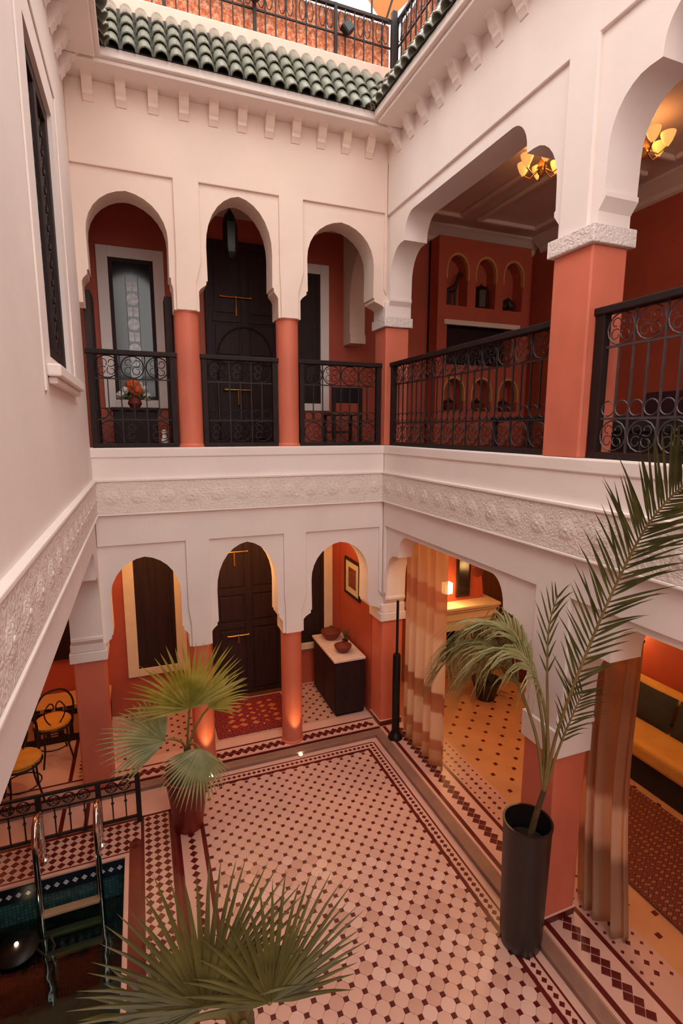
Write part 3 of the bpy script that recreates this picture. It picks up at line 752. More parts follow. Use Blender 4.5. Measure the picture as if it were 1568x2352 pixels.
# ------------------------------------------------------------------ upper gallery railings
def ring_mesh(r, wire, name, mat, inner=True):
    m = MB()
    m.tube([(r*cos(a), 0, r*sin(a)) for a in [2*pi*k/14 for k in range(15)]], wire, 4, cap=False)
    if inner:
        for q in range(4):
            cx, cz = r*.52*cos(pi/4+q*pi/2), r*.52*sin(pi/4+q*pi/2)
            m.tube([(cx+r*.40*(1-.5*i/9)*cos(q*pi/2+pi/4+pi+2*pi*.9*i/9), 0, cz+r*.40*(1-.5*i/9)*sin(q*pi/2+pi/4+pi+2*pi*.9*i/9)) for i in range(10)], wire*.8, 3)
    me = m.mesh(name); me.materials.append(MATS[mat]); return me
def railing(label, origin, rz, L_, h=.945, post=.058, mat='iron', n=None):
    t = thing('iron_railing', label, 'railing', origin, rz, 'iron railings of the upper gallery')
    obj('post', MB().box(0, post, -.03, .03, 0, h), 'rail_wood', t, bevel=.004); obj('post', MB().box(L_-post, L_, -.03, .03, 0, h), 'rail_wood', t, bevel=.004)
    obj('top_rail', MB().box(-.015, L_+.015, -.042, .042, h-.005, h+.045), 'rail_wood', t, bevel=.008)
    obj('bottom_rail', MB().box(0, L_, -.032, .032, 0, .045), 'rail_wood', t, bevel=.004)
    a, b = post, L_-post; w = b-a
    n = n or max(2, round(w/.215)); s = w/n
    zb, zt = .045, h-.005
    H = zt-zb; band = min(s, .235)
    for z in (zb+band+.01, zt-band-.0): obj('flat_bar', MB().box(a, b, -.005, .005, z-.007, z+.007), mat, t)
    bar = MB().box(-.006, .006, -.006, .006, zb, zt).mesh('bar'); bar.materials.append(MATS[mat])
    sb = MB().box(-.0055, .0055, -.0055, .0055, zb+band+.01, zt-band).mesh('bar'); sb.materials.append(MATS[mat])
    ring = ring_mesh(band/2-.006, .0058, 'scroll', mat)
    sm = ring_mesh(min(s/4, .055)-.004, .005, 'small_scroll', mat, False)
    for i in range(n):
        x = a+s*(i+.5)
        obj('scroll', ring, None, t, loc=(x, 0, zb+band/2+.004)); obj('scroll', ring, None, t, loc=(x, 0, zt-band/2+.002))
        obj('bar', sb, None, t, loc=(x, 0, 0))
        if i: obj('bar', bar, None, t, loc=(a+s*i, 0, 0))
        for q in (-1, 1): obj('small_scroll', sm, None, t, loc=(x+q*s/4, 0, zb+band+.075))
    return t
RY = YB+.13
railing('dark iron railing of the upper gallery in front of the leaded window', (XL+.02, RY, ZS), 0, .412-XL-.03)
railing('dark iron railing of the upper gallery in front of the wooden door', (.672, RY, ZS), 0, 1.508-.672)
railing('dark iron railing of the upper gallery under the third arch, dining chair behind', (1.77, RY, ZS), 0, XR-1.775)
railing('long dark iron railing of the upper right loggia beside the niche wall', (XR+.10, YB-.005, ZS), -pi/2, YB-PY1-.01)
railing('dark iron railing at the right edge of the picture with grey scrollwork', (XR+.10, PY0-.005, ZS), -pi/2, PY0-Y2-.01, mat='iron_grey', post=.075)

# ------------------------------------------------------------------ back gallery: windows and doors
def plaster_frame(x0, x1, z0, z1, w, parent=None, name='window_surround', y=YO):
    m = MB(); m.box(x0, x0+w, y-.04, y, z0, z1); m.box(x1-w, x1, y-.04, y, z0, z1); m.box(x0+w, x1-w, y-.04, y, z1-w, z1)
    if z0 > .2: m.box(x0+w, x1-w, y-.04, y, z0, z0+w*.8)
    return m
def window(idx, x0, x1, z0, z1, w, frame_mat, leaded, label):
    o = struct('window_%d' % idx, plaster_frame(x0, x1, z0, z1, w), frame_mat, bevel=.006)
    o['label'] = label
    a, b = x0+w, x1-w; c0 = z0+w*.8; c1 = z1-w
    obj('casement', MB().box(a, b, YO-.022, YO+.0, c0, c1), 'dark_wood', o)
    k = .045
    obj('sash', frame_mb(a, b, -.012, .012, 0, 0, 0) if False else MB().box(a, a+k, YO-.034, YO-.02, c0, c1).box(b-k, b, YO-.034, YO-.02, c0, c1).box(a+k, b-k, YO-.034, YO-.02, c0, c0+k).box(a+k, b-k, YO-.034, YO-.02, c1-k, c1), 'dark_wood', o)
    if leaded:
        n = 9; cx = (a+b)/2; hh = (c1-c0-.35)/n
        disc = MB().lathe([(.072, 0), (.072, .006)], 14).mesh('leaded_pane'); disc.materials.append(MATS['glass_pane'])
        half = MB().box(-.062, -.006, -.006, 0, -hh*.36, hh*.36).mesh('leaded_pane'); half.materials.append(MATS['glass_pane'])
        for i in range(n):
            z = c0+.1+hh*(i+.5)
            if i % 2: obj('leaded_pane', disc, None, o, loc=(cx, YO-.024, z), rot=(pi/2, 0, 0))
            else:
                for s in (0, .068): obj('leaded_pane', half, None, o, loc=(cx+s, YO-.024, z))
        obj('lead_came', MB().box(cx-.075, cx-.069, YO-.032, YO-.02, c0+.05, c1-.2).box(cx+.069, cx+.075, YO-.032, YO-.02, c0+.05, c1-.2), 'iron_grey', o)
        obj('glass', MB().box(a+k, b-k, YO-.026, YO-.022, c0+k, c1-k), 'glass_dark', o)
    return o
window(1, -.37, .41, 4.26, 6.20, .13, 'plaster', True, 'tall leaded window in a white surround on the upper gallery')
window(2, 1.98, 2.63, 4.26, 6.27, .13, 'plaster', False, 'dark shuttered window behind the third upper arch')
window(3, -.31, .48, .60, 2.55, .14, 'plaster_cream', False, 'dark window in cream surround on the ground floor at left')
window(4, 1.98, 2.68, .62, 2.55, .14, 'plaster_cream', False, 'dark window in cream surround on the ground floor above the console')
def bolt(parent, x, z, L_=.34, y=YO-.09, drop=.12):
    m = MB(); m.tube([(x-L_/2, y, z), (x+L_/2, y, z)], .012, 8)
    for q in (-L_/2, 0, L_/2): m.ball((x+q, y, z), .018, 8, 5)
    m.tube([(x, y, z), (x, y-.012, z-drop*.6), (x, y-.004, z-drop)], [.011, .012, .017], 8)
    return obj('brass_bolt', m, 'brass', parent, smooth=40)
def door(idx, x0, x1, z0, z1, label, arched):
    o = struct('door_%d' % idx, MB().box(x0, x1, YO-.05, YO-.001, z0, z1), 'door_wood'); o['label'] = label
    y = YO-.05; k = .09; mid = (x0+x1)/2
    rails = [z0, z0+.42*(z1-z0), z0+.62*(z1-z0), z1-k]
    for xx in (x0, mid-.045, x1-k): obj('stile', MB().box(xx, xx+k, y-.018, y, z0, z1), 'door_wood', o, bevel=.004)
    for z in rails:
        for (a, b) in ((x0+k, mid-.045), (mid+.045, x1-k)): obj('rail', MB().box(a, b, y-.016, y, z, z+k), 'door_wood', o, bevel=.004)
    for (a, b) in ((x0+k, mid-.045), (mid+.045, x1-k)):
        for i in range(3): obj('door_panel', MB().box(a+.03, b-.03, y-.014, y, rails[i]+k+.03, rails[i+1]-.03), 'door_wood', o, bevel=.01)
    if arched:
        r = (x1-x0)*.36; m = MB(); m.tube([(mid-r, y-.02, z0)]+[(mid-r*cos(pi*i/16), y-.02, z0+1.22+r*1.05*sin(pi*i/16)) for i in range(17)]+[(mid+r, y-.02, z0)], .014, 6)
        obj('wicket_moulding', m, 'dark_wood', o)
    return o
d1 = door(1, .90, 1.92, 3.74, 6.42, 'dark wooden double door of the upper gallery with two brass bolts', True)
bolt(d1, 1.30, 5.72, .40, drop=.24); bolt(d1, 1.30, 4.52, .36, drop=.2)
d2 = door(2, .84, 1.88, ZG, 2.60, 'dark wooden entrance door on the ground floor behind the red rug', False)
obj('door_threshold', MB().box(.80, 1.92, YO-.12, YO, ZG, ZG+.03), 'wood_mid', d2)
bolt(d2, 1.17, 2.27, .38, drop=.2); bolt(d2, 1.20, 1.02, .30, drop=.1)
# folded shutters behind the first upper arch
for x, lb in ((XL+.005, 'dark folded shutter at the left side of the first upper arch'), (.335, 'dark folded shutter at the right side of the first upper arch')):
    t = thing('folded_shutter', lb, 'shutter', (x, YB+.32, 3.74), 0, 'folded shutters of the upper gallery')
    obj('leaf', MB().box(0, .075, 0, .28, 0, 1.66), 'dark_wood', t, bevel=.005); obj('leaf', MB().box(.02, .085, .03, .30, .02, 1.64), 'rail_wood', t, bevel=.005)
# hanging lantern behind the second upper arch
t = thing('hanging_lantern', 'dark metal lantern hanging behind the second upper arch', 'lantern', (1.11, 6.45, 5.95))
obj('cage', MB().lathe([(.03, 0), (.075, .06), (.085, .12), (.085, .38), (.06, .46), (.02, .52)], 6), 'black_metal', t)
obj('glass', MB().lathe([(.078, .13), (.078, .37)], 6, cap=False), 'glass_dark', t)
obj('chain', MB().tube([(0, 0, .5), (0, 0, .77)], .008, 6), 'black_metal', t)
# flower arrangement on a dark chest
t = thing('low_chest', 'dark carved chest under the leaded window on the upper gallery', 'chest', (-.02, 6.75, 3.74))
obj('body', MB().box(-.24, .24, -.18, .18, 0, .46), 'dark_wood', t, bevel=.01); obj('lid', MB().box(-.26, .26, -.20, .20, .46, .50), 'rail_wood', t, bevel=.008)
t = thing('flower_bouquet', 'bouquet with a big orange bloom and white flowers behind the left railing', 'flowers', (-.02, 6.72, 4.24))
obj('vase', MB().lathe([(.05, 0), (.08, .05), (.06, .11), (.07, .13)], 16), 'terracotta', t, smooth=40)
for (x, z, r, mt) in ((-.01, .25, .085, 'flower_orange'), (.03, .20, .06, 'flower_orange'), (-.15, .14, .05, 'flower_white'), (.12, .22, .04, 'flower_white'), (.14, .13, .05, 'flower_white'), (-.10, .20, .04, 'flower_white')):
    m = MB()
    for k in range(7):
        a = 2*pi*k/7; m.ball((x+r*.5*cos(a), -.02*sin(a), z+r*.5*sin(a)), r*.55, 8, 5)
    m.ball((x, -.03, z), r*.5, 8, 5)
    obj('bloom', m, mt, t, smooth=60)
for x in (-.12, -.05, .06, .17): obj('leaf', MB().tube([(x*.2, 0, .1), (x*.8, -.03, .14), (x*1.3, -.05, .10)], [.006, .022, .004], 5), 'leaf_green', t)
t = thing('white_figurine', 'small white figurine at the foot of the left upper railing', 'figurine', (.27, 6.2, 3.74))
obj('body', MB().lathe([(.05, 0), (.055, .02), (.03, .08), (.035, .14), (.02, .19)], 12), 'flower_white', t, smooth=40); obj('head', MB().ball((0, 0, .22), .03, 10, 6), 'flower_white', t, smooth=60)
# dining chair behind the third railing
def wood_chair(label, loc, rz):
    t = thing('wooden_chair', label, 'chair', loc, rz)
    for x in (-.19, .19):
        obj('leg', MB().box(x-.02, x+.02, -.20, -.16, 0, .44), 'dark_wood', t); obj('leg', MB().box(x-.02, x+.02, .16, .20, 0, .80), 'dark_wood', t)
    obj('seat', MB().box(-.22, .22, -.21, .21, .44, .48), 'wood_mid', t, bevel=.01)
    obj('backrest', MB().box(-.21, .21, .165, .195, .60, .80), 'black_metal', t, bevel=.01)
    for z in (.2,): obj('stretcher', MB().box(-.19, .19, -.19, -.17, z, z+.03), 'dark_wood', t)
    return t
wood_chair('dark wooden chair with a low backrest behind the third upper railing', (2.62, 6.75, 3.74), pi)

# ------------------------------------------------------------------ upper right loggia: niche wall
NB = 7.05
def niche_outline(cx, w, z0, z1):
    hw = w/2; r = [(cx-hw, z0), (cx-hw, z1-hw*1.25)]
    for i in range(1, 12):
        a = pi*i/12; r.append((cx-hw*cos(a), z1-hw*1.25+hw*1.25*sin(a)))
    return r+[(cx+hw, z1-hw*1.25), (cx+hw, z0)]
NX = [4.58, 5.09, 5.60]
br = thing('niche_wall', 'red built in wall with arched niches on the upper right loggia', 'alcove', (0, NB, 3.74))
BX0, BX1 = 4.25, 5.92
def nwall(z0, z1, nz0, nz1):
    """slab between z0..z1 with three arched holes nz0..nz1 (strip by strip, each a simple polygon)"""
    m = MB(); xs = [BX0]+[(NX[i]+NX[i+1])/2 for i in range(2)]+[BX1]
    for i in range(3):
        o = niche_outline(NX[i], .36, nz0, nz1)
        top = [(xs[i], nz0)]+o+[(xs[i+1], nz0), (xs[i+1], z1), (xs[i], z1)]
        m.prism(top, 'Y', 0, .28)
    m.box(BX0, BX1, 0, .28, z0, nz0)
    return m
zo = -3.74
obj('upper_niches', nwall(5.74+zo, 6.80+zo, 5.84+zo, 6.56+zo), 'red_wall', br)
m = MB(); m.box(BX0, 4.42, 0, .28, 4.98+zo, 5.74+zo); m.box(5.62, BX1, 0, .28, 4.98+zo, 5.74+zo); m.box(4.42, 5.62, 0, .28, 5.62+zo, 5.74+zo)
obj('screen_recess', m, 'red_wall', br)
obj('lower_niches', nwall(0, 4.98+zo, 4.28+zo, 4.78+zo), 'red_wall', br)
obj('back_panel', MB().box(BX0, BX1, .24, .29, 0, 6.80+zo), 'red_wall', br)
for (nz1, q) in ((6.56, 0), (4.78, 1)):
    for x in NX:
        o = niche_outline(x, .40, nz1-.34+zo, nz1+.03+zo); i_ = niche_outline(x, .355, nz1-.34+zo, nz1-.004+zo)
        poly = o+i_[::-1]
        obj('niche_trim', MB().prism(poly, 'Y', -.012, .05), 'niche_yellow', br)
obj('shelf_edge', MB().box(4.36, 5.75, -.03, .02, 5.56+zo, 5.63+zo), 'plaster_warm', br)
t = thing('television', 'black flat television in the recess under the arched niches', 'television', (5.0, NB+.16, 4.98))
obj('screen', MB().box(-.53, .53, -.045, -.04, .05, .58), 'glass_dark', t); obj('casing', MB().box(-.55, .55, -.04, .02, .03, .60), 'black_metal', t, bevel=.008); obj('stand', MB().box(-.2, .2, -.06, .06, 0, .03), 'black_metal', t)
# figurines in the niches
t = thing('giraffe_figurine', 'dark wooden giraffe figurine in the left arched niche', 'figurine', (4.58, NB+.12, 5.84))
m = MB(); m.tube([(-.10, 0, .24), (0, 0, .26), (.04, 0, .30)], [.03, .05, .04], 8); obj('body', m, 'figurine', t, smooth=60)
obj('neck', MB().tube([(.03, 0, .28), (.07, 0, .40), (.10, 0, .50)], [.035, .022, .018], 8), 'figurine', t, smooth=60)
obj('head', MB().tube([(.085, 0, .50), (.12, 0, .50), (.165, 0, .47)], [.02, .024, .012], 8), 'figurine', t, smooth=60)
for x in (-.09, -.06, .02, .05): obj('leg', MB().tube([(x, 0, .25), (x, 0, 0)], [.016, .011], 6), 'figurine', t)
t = thing('carved_jar', 'dark square carved jar in the middle arched niche', 'jar', (5.09, NB+.12, 5.84))
obj('body', MB().lathe([(.10, 0), (.12, .03), (.12, .27), (.10, .30)], 8), 'figurine', t); obj('lid', MB().lathe([(.105, .30), (.09, .33), (.02, .36), (.02, .38)], 8), 'black_metal', t)
t = thing('camel_figurine', 'dark seated camel figurine in the right arched niche', 'figurine', (5.60, NB+.12, 5.84))
m = MB(); m.tube([(-.11, 0, .07), (-.04, 0, .12), (.0, 0, .20), (.04, 0, .12), (.10, 0, .08)], [.05, .07, .03, .07, .05], 8); obj('body', m, 'figurine', t, smooth=60)
obj('neck', MB().tube([(-.10, 0, .08), (-.14, 0, .16), (-.13, 0, .27), (-.16, 0, .28)], [.035, .026, .022, .014], 8), 'figurine', t, smooth=60)
for x in (-.08, .08): obj('leg', MB().tube([(x-.03, -.05, .02), (x+.05, -.05, .02)], .02, 6), 'figurine', t)
for x, lb in zip(NX, ('dark bowl in the lower left niche behind the long railing', 'dark bowl in the lower middle niche behind the long railing', 'dark bowl in the lower right niche behind the long railing')):
    t = thing('clay_bowl', lb, 'bowl', (x, NB+.12, 4.28), 0, 'bowls in the lower niches')
    obj('body', MB().lathe([(.04, 0), (.05, .02), (.11, .09), (.12, .12), (.105, .12), (.04, .04)], 16), 'clay_brown', t, smooth=40)
    obj('lid', MB().lathe([(.10, .12), (.05, .17), (.015, .19), (.02, .21)], 12), 'figurine', t, smooth=40)
# banquettes of the loggia
def sofa(name, label, loc, rz, L_, seatmat, basemat, backmat, hs=.40, hb=.36, ncush=3, cmats=('cushion_dark',), grp=None):
    t = thing(name, label, 'sofa', loc, rz, grp)
    obj('base', MB().box(0, L_, -.38, .40, 0, hs-.20), basemat, t, bevel=.01)
    obj('seat', MB().box(0, L_, -.42, .40, hs-.20, hs), seatmat, t, bevel=.05, seg=3)
    obj('backrest', MB().box(0, L_, .22, .42, hs, hs+hb), backmat, t, bevel=.05, seg=3)
    return t
def cushion(label, loc, rot, w, h, d, mat, grp):
    m = MB(); n = 8; vs = []; fs = []
    for s in (-1, 1):
        for i in range(n+1):
            for j in range(n+1):
                u, v = i/n*2-1, j/n*2-1
                b = max(0, (1-u*u)*(1-v*v))**.5
                vs.append((u*w/2*(1-.06*(1-v*v)*0+.04*abs(v)), s*d/2*(b*.9+.02), v*h/2*(1+.04*abs(u))))
    k = (n+1)**2
    for i in range(n):
        for j in range(n):
            a = i*(n+1)+j; fs.append((a, a+n+1, a+n+2, a+1)); a += k; fs.append((a, a+1, a+n+2, a+n+1))
    rim = [i*(n+1) for i in range(n+1)]+[n*(n+1)+j for j in range(1, n+1)]+[i*(n+1)+n for i in range(n-1, -1, -1)]+[j for j in range(n-1, 0, -1)]
    for q in range(len(rim)):
        a, b = rim[q], rim[(q+1) % len(rim)]; fs.append((a, b, b+k, a+k))
    m.add(vs, fs)
    o = obj('cushion', m, mat, smooth=60, loc=loc, rot=rot); return tag(o, label, 'cushion', grp)
sofa('banquette', 'long dark banquette of the upper loggia behind the scrollwork railing', (XO-.45, 4.9, 3.74), -pi/2, 4.2, 'cushion_dark', 'sofa_dark', 'cushion_purple', hs=.42, hb=.30)
tb = thing('low_table', 'low dark table on the upper loggia behind the long railing', 'table', (4.55, 5.0, 3.74))
obj('top', MB().box(-.55, .55, -.35, .35, .36, .40), 'black_metal', tb, bevel=.01)
for x in (-.5, .5):
    for y in (-.3, .3): obj('leg', MB().box(x-.025, x+.025, y-.025, y+.025, 0, .36), 'dark_wood', tb)
# chandeliers
def chandelier(label, loc, power):
    t = thing('brass_chandelier', label, 'chandelier', loc, 0, 'chandeliers of the upper loggia')
    obj('rod', MB().tube([(0, 0, .15), (0, 0, .42)], .012, 8), 'brass', t)
    obj('rose', MB().lathe([(.08, .42), (.05, .39), (.02, .37)], 16), 'brass', t, smooth=40)
    obj('hub', MB().lathe([(.02, -.04), (.05, .0), (.07, .06), (.04, .13), (.02, .16)], 14), 'brass', t, smooth=40)
    sm = MB().lathe([(.018, 0), (.055, .05), (.085, .12), (.09, .15), (.082, .15), (.05, .06)], 12, cap=False).mesh('glass_shade', 40); sm.materials.append(MATS['lamp_gold'])
    for k in range(6):
        a = 2*pi*k/6
        obj('arm', MB().tube([(.05*cos(a), .05*sin(a), .04), (.16*cos(a), .16*sin(a), -.03), (.26*cos(a), .26*sin(a), .03)], .010, 6), 'brass', t)
        obj('glass_shade', sm, None, t, loc=(.26*cos(a), .26*sin(a), .03))
    t.scale = (.75, .75, .8)
    lamp('chandelier_light', t, (0, 0, .12), power, (1, .55, .22), .12)
    return t
chandelier('golden glass chandelier glowing under the loggia ceiling beside the far pillar edge', (4.10, 4.80, 6.66), 4.5)
chandelier('golden chandelier half hidden behind the cusped arch at the right picture edge', (4.78, 4.15, 6.66), 4)

# ------------------------------------------------------------------ latticed window in the left wall
lw = thing('latticed_window', 'tall dark wooden lattice window in the white left wall', 'window', (XL-.10, WY0, WZ0), 0)
W_, H_ = WY1-WY0, WZ1-WZ0
def yz(m, y0, y1, z0, z1, x0=0, x1=.05): return m.box(x0, x1, y0, y1, z0, z1)
for nm, q in (('stile', (0, .09, 0, H_)), ('stile', (W_-.09, W_, 0, H_)), ('stile', (W_/2-.04, W_/2+.04, .09, H_-.09)), ('rail', (.09, W_-.09, 0, .09)), ('rail', (.09, W_-.09, H_-.09, H_))):
    obj(nm, yz(MB(), *q, 0, .07), 'dark_wood', lw, bevel=.006)
obj('glass', yz(MB(), .09, W_-.09, .09, H_-.09, .0, .006), 'glass_dark', lw)
obj('pediment', MB().prism([(0, H_), (W_, H_), (W_, H_+.012), (W_/2, H_+.012), (0, H_+.012)], 'X', 0, .09), 'dark_wood', lw)
v = MB().tube([(0, 0, 0), (0, 0, .0)], .01, 4) if False else None
rg = MB().tube([(0, .052*cos(a), .052*sin(a)) for a in [2*pi*k/10 for k in range(11)]], .009, 4, cap=False).mesh('lattice_ring'); rg.materials.append(MATS['iron'])
for half in (0, 1):
    y0 = .09 if half == 0 else W_/2+.04
    for i in range(3):
        for j in range(13): obj('lattice_ring', rg, None, lw, loc=(.035, y0+.075+i*.13, .17+j*.124))
tag(obj('window_sill', MB().box(XL, XL+.075, 3.42, 4.80, 4.29, 4.36).box(XL, XL+.05, 3.46, 4.76, 4.25, 4.29), 'plaster', bevel=.01), 'white plaster sill under the lattice window', 'sill')
# ------------------------------------------------------------------ ground floor: back gallery
t = thing('red_rug', 'red patterned oriental rug in front of the wooden door', 'rug', (1.26, 6.72, ZG+.003))
obj('border', MB().box(-.52, .52, -.44, .46, 0, .010), 'rug_border', t); obj('field', MB().box(-.38, .38, -.31, .33, .010, .014), 'rug_field', t)
fr = MB()
for i in range(40): fr.box(-.51+i*.026, -.50+i*.026, -.475, -.44, 0, .004)
obj('fringe', fr, 'marble_slab', t)
t = thing('console_cabinet', 'dark wooden console cabinet with white marble top behind the corner pillar', 'cabinet', (2.545, 6.72, ZG))
obj('body', MB().box(-.215, .215, -.475, .475, .03, .80), 'dark_wood', t, bevel=.006); obj('plinth', MB().box(-.20, .20, -.46, .46, 0, .03), 'rail_wood', t)
for i in range(2): obj('door', MB().box(-.225, -.213, -.455+i*.46, -.455+i*.46+.44, .08, .76), 'door_wood', t, bevel=.006)
obj('marble_top', MB().box(-.24, .225, -.50, .49, .80, .835), 'marble_top', t, bevel=.006)
for (y, r, lb) in ((6.98, .155, 'wide terracotta bowl at the back of the console top'), (6.48, .125, 'terracotta bowl at the front of the console top')):
    b_ = thing('terracotta_bowl', lb, 'bowl', (2.53, y, ZG+.835), 0, 'terracotta bowls on the console')
    obj('body', MB().lathe([(r*.45, 0), (r*.6, .01), (r*.95, r*.6), (r, r*.8), (r*.93, r*.8), (r*.55, .03)], 24), 'terracotta', b_, smooth=40)
    obj('lid', MB().lathe([(r*.93, r*.78), (r*.6, r*1.0), (r*.15, r*1.12), (.02, r*1.3)], 20), 'clay_brown', b_, smooth=40)
b_ = thing('small_plant', 'small thin green plant between the terracotta bowls', 'plant', (2.66, 6.72, ZG+.835))
obj('pot', MB().lathe([(.03, 0), (.045, .07), (.04, .07)], 14), 'black_metal', b_)
for k in range(6):
    a = k*1.05; obj('stem', MB().tube([(0, 0, .05), (.03*cos(a), .03*sin(a), .16), (.08*cos(a), .08*sin(a), .26)], [.005, .008, .002], 5), 'leaf_green', b_)
t = thing('framed_picture', 'framed picture on the red wall above the console', 'picture', (XR, 6.80, 1.56))
obj('frame', MB().box(-.03, 0, -.29, -.25, 0, .56).box(-.03, 0, .25, .29, 0, .56).box(-.03, 0, -.25, .25, 0, .04).box(-.03, 0, -.25, .25, .52, .56), 'dark_wood', t, bevel=.004)
obj('mat_board', MB().box(-.018, -.004, -.25, .25, .04, .52), 'picture_paper', t); obj('print', MB().box(-.021, -.018, -.14, .14, .13, .43), 'picture_art', t)
# ceiling lantern of the back gallery
def glow_lantern(label, loc, power, col=(1, .56, .22), s=1.0, grp=None):
    t = thing('glowing_lantern', label, 'lamp', loc, 0, grp)
    obj('shade', MB().lathe([(.03*s, -.10*s), (.075*s, -.06*s), (.085*s, 0), (.07*s, .08*s), (.03*s, .12*s)], 10), 'lamp_paper', t, smooth=40)
    obj('cap', MB().lathe([(.035*s, .12*s), (.05*s, .125*s), (.02*s, .16*s)], 10), 'brass', t)
    lamp('lantern_light', t, (0, 0, -.16*s), power, col, .07)
    return t
g = glow_lantern('glowing lantern on the ceiling in front of the entrance door, just under the arch', (1.11, 6.55, 2.66), 15)
obj('chain', MB().tube([(0, 0, .16), (0, 0, .76)], .006, 6), 'brass', g)
g = glow_lantern('second glowing lantern of the back gallery hidden behind the arches', (-.1, 6.65, 2.85), 13); obj('chain', MB().tube([(0, 0, .16), (0, 0, .57)], .006, 6), 'brass', g)
g = glow_lantern('third glowing lantern of the back gallery above the console', (2.25, 6.55, 2.85), 9); obj('chain', MB().tube([(0, 0, .16), (0, 0, .57)], .006, 6), 'brass', g)
# floor spotlights that graze the columns
for (x, y, lb) in ((1.655, 5.715, 'small glowing floor spotlight at the foot of the column beside the console'), (.57, 5.70, 'small glowing floor spotlight at the foot of the column behind the fan palm')):
    t = thing('floor_spotlight', lb, 'spotlight', (x, y-.055, .004), 0, 'floor spotlights at the columns')
    obj('ring', MB().lathe([(.034, 0), (.034, .014), (.024, .016)], 16), 'chrome', t); obj('lens', MB().lathe([(.024, .008), (.022, .017)], 14), 'bulb', t)
    lamp('uplight', t, (0, .0, .03), 22, (1, .55, .2), .02, 'SPOT', rot=(radians(180-16), 0, 0), angle=.9)

# ------------------------------------------------------------------ ground floor: right room
FYW = 6.62
fp = thing('fireplace', 'ochre plaster fireplace with arched hearth and stepped mantel', 'fireplace', (0, FYW, ZG))
X0, X1 = 3.75, 5.25
ho = [(4.0, 0)]+[(4.42-.42*cos(pi*i/14), .42+.40*sin(pi*i/14)) for i in range(15)]+[(4.84, 0)]
obj('breast', MB().prism([(X0, 0)]+ho+[(X1, 0), (X1, 1.12), (X0, 1.12)], 'Y', 0, .72), 'plaster_cream', fp)
obj('hearth_back', MB().box(3.98, 4.86, .5, .71, 0, .9), 'black_metal', fp)
for k, (z, d) in enumerate(((1.12, .05), (1.17, .09), (.98, .03))): obj('mantel_moulding', MB().box(X0-.02, X1+.02, -d, .72, z, z+.05), 'plaster_cream', fp, bevel=.012)
m = MB(); m.prism([(X0+.1, 1.22), (X1-.1, 1.22), (X1-.25, 2.3), (X1-.3, 3.3), (X0+.3, 3.3), (X0+.25, 2.3)], 'Y', .22, .72); obj('chimney_hood', m, 'red_wall', fp)
t = thing('tall_mirror', 'tall dark framed mirror hanging above the fireplace mantel', 'mirror', (4.72, FYW+.20, 1.34))
obj('frame', MB().box(-.13, .13, -.03, .0, 0, .74), 'dark_wood', t, bevel=.008); obj('glass', MB().box(-.09, .09, -.034, -.03, .05, .69), 'glass_dark', t)
t = thing('wall_relief', 'small dark wall ornament on the red chimney hood', 'ornament', (5.02, FYW+.20, 1.72))
obj('plate', MB().lathe([(.09, 0), (.08, .02), (.03, .03)], 12), 'clay_brown', t, rot=(pi/2, 0, 0), smooth=40); obj('hook', MB().tube([(0, 0, .08), (0, -.01, .16)], .006, 5), 'iron', t)
t = thing('brown_urn', 'large brown clay urn with dark lid beside the fireplace', 'urn', (5.55, 6.25, ZG))
obj('body', MB().lathe([(.16, 0), (.2, .04), (.30, .35), (.33, .62), (.28, .86), (.15, .98), (.13, 1.04)], 28), 'clay_brown', t, smooth=40)
obj('neck', MB().lathe([(.12, 1.04), (.11, 1.12), (.16, 1.18), (.15, 1.2), (.08, 1.2)], 24), 'figurine', t, smooth=40)
def arch_door(name, label, loc, w, h, y):
    t = thing(name, label, 'alcove', loc)
    o = [(-w/2, 0), (-w/2, h-w/2)]+[(-w/2*cos(pi*i/14), h-w/2+w/2*sin(pi*i/14)) for i in range(1, 14)]+[(w/2, h-w/2), (w/2, 0)]
    obj('panel', MB().prism(o, 'Y', -.03, 0), 'wood_mid', t)
    o2 = [(x*1.14, z*1.03) for x, z in o]
    obj('trim', MB().prism(o2, 'Y', -.022, 0), 'clay_brown', t)
arch_door('arched_alcove', 'brown arched alcove on the far wall of the lit salon', (5.78, YO-.001, ZG), .72, 2.1, 0)
# curtains
def curtain(label, x0, y0, y1, z0, z1, folds, amp, mat, taper=1.0, sway=0.0, skew=0.0):
    """hangs in the plane x=x0 between y0 and y1 (open edge y1); gathered by taper at mid height"""
    m = MB(); nu, nz = 64, 26; vs = []
    for j in range(nz+1):
        w = j/nz; z = z0+(z1-z0)*w
        g = 1-(1-taper)*sin(pi*min(1, w*1.0))**2
        for i in range(nu+1):
            u = i/nu
            y = y0+(y1-y0)*(u*g)+skew*(1-w)
            ph = 2*pi*folds*u
            vs.append((x0+amp*sin(ph)*(.7+.5*(1-w))+sway*(1-w)**2, y+amp*.35*cos(ph*.5+1), z))
    fs = [(j*(nu+1)+i, j*(nu+1)+i+1, (j+1)*(nu+1)+i+1, (j+1)*(nu+1)+i) for j in range(nz) for i in range(nu)]
    m.add(vs, fs)
    t = thing('curtain', label, 'curtain', (0, 0, 0), 0, 'curtains of the right arcade')
    o = obj('cloth', m, mat, t, smooth=80)
    md = o.modifiers.new('thick', 'SOLIDIFY'); md.thickness = .004
    rod = MB().tube([(x0, y0+.02, z1), (x0, y1, z1)], .012, 8); obj('rod', rod, 'iron', t)
    return t
curtain('sheer cream and rust checked curtain beside the black metal stand', XR+.245, 5.62, 4.72, ZG+.01, 2.72, 4.5, .045, 'curtain_check')
curtain('brown striped curtain gathered beside the pillar with the black planter', XR+.36, 2.88, 2.42, ZG+.01, 2.55, 3.5, .06, 'curtain_brown', taper=.92, sway=.12)
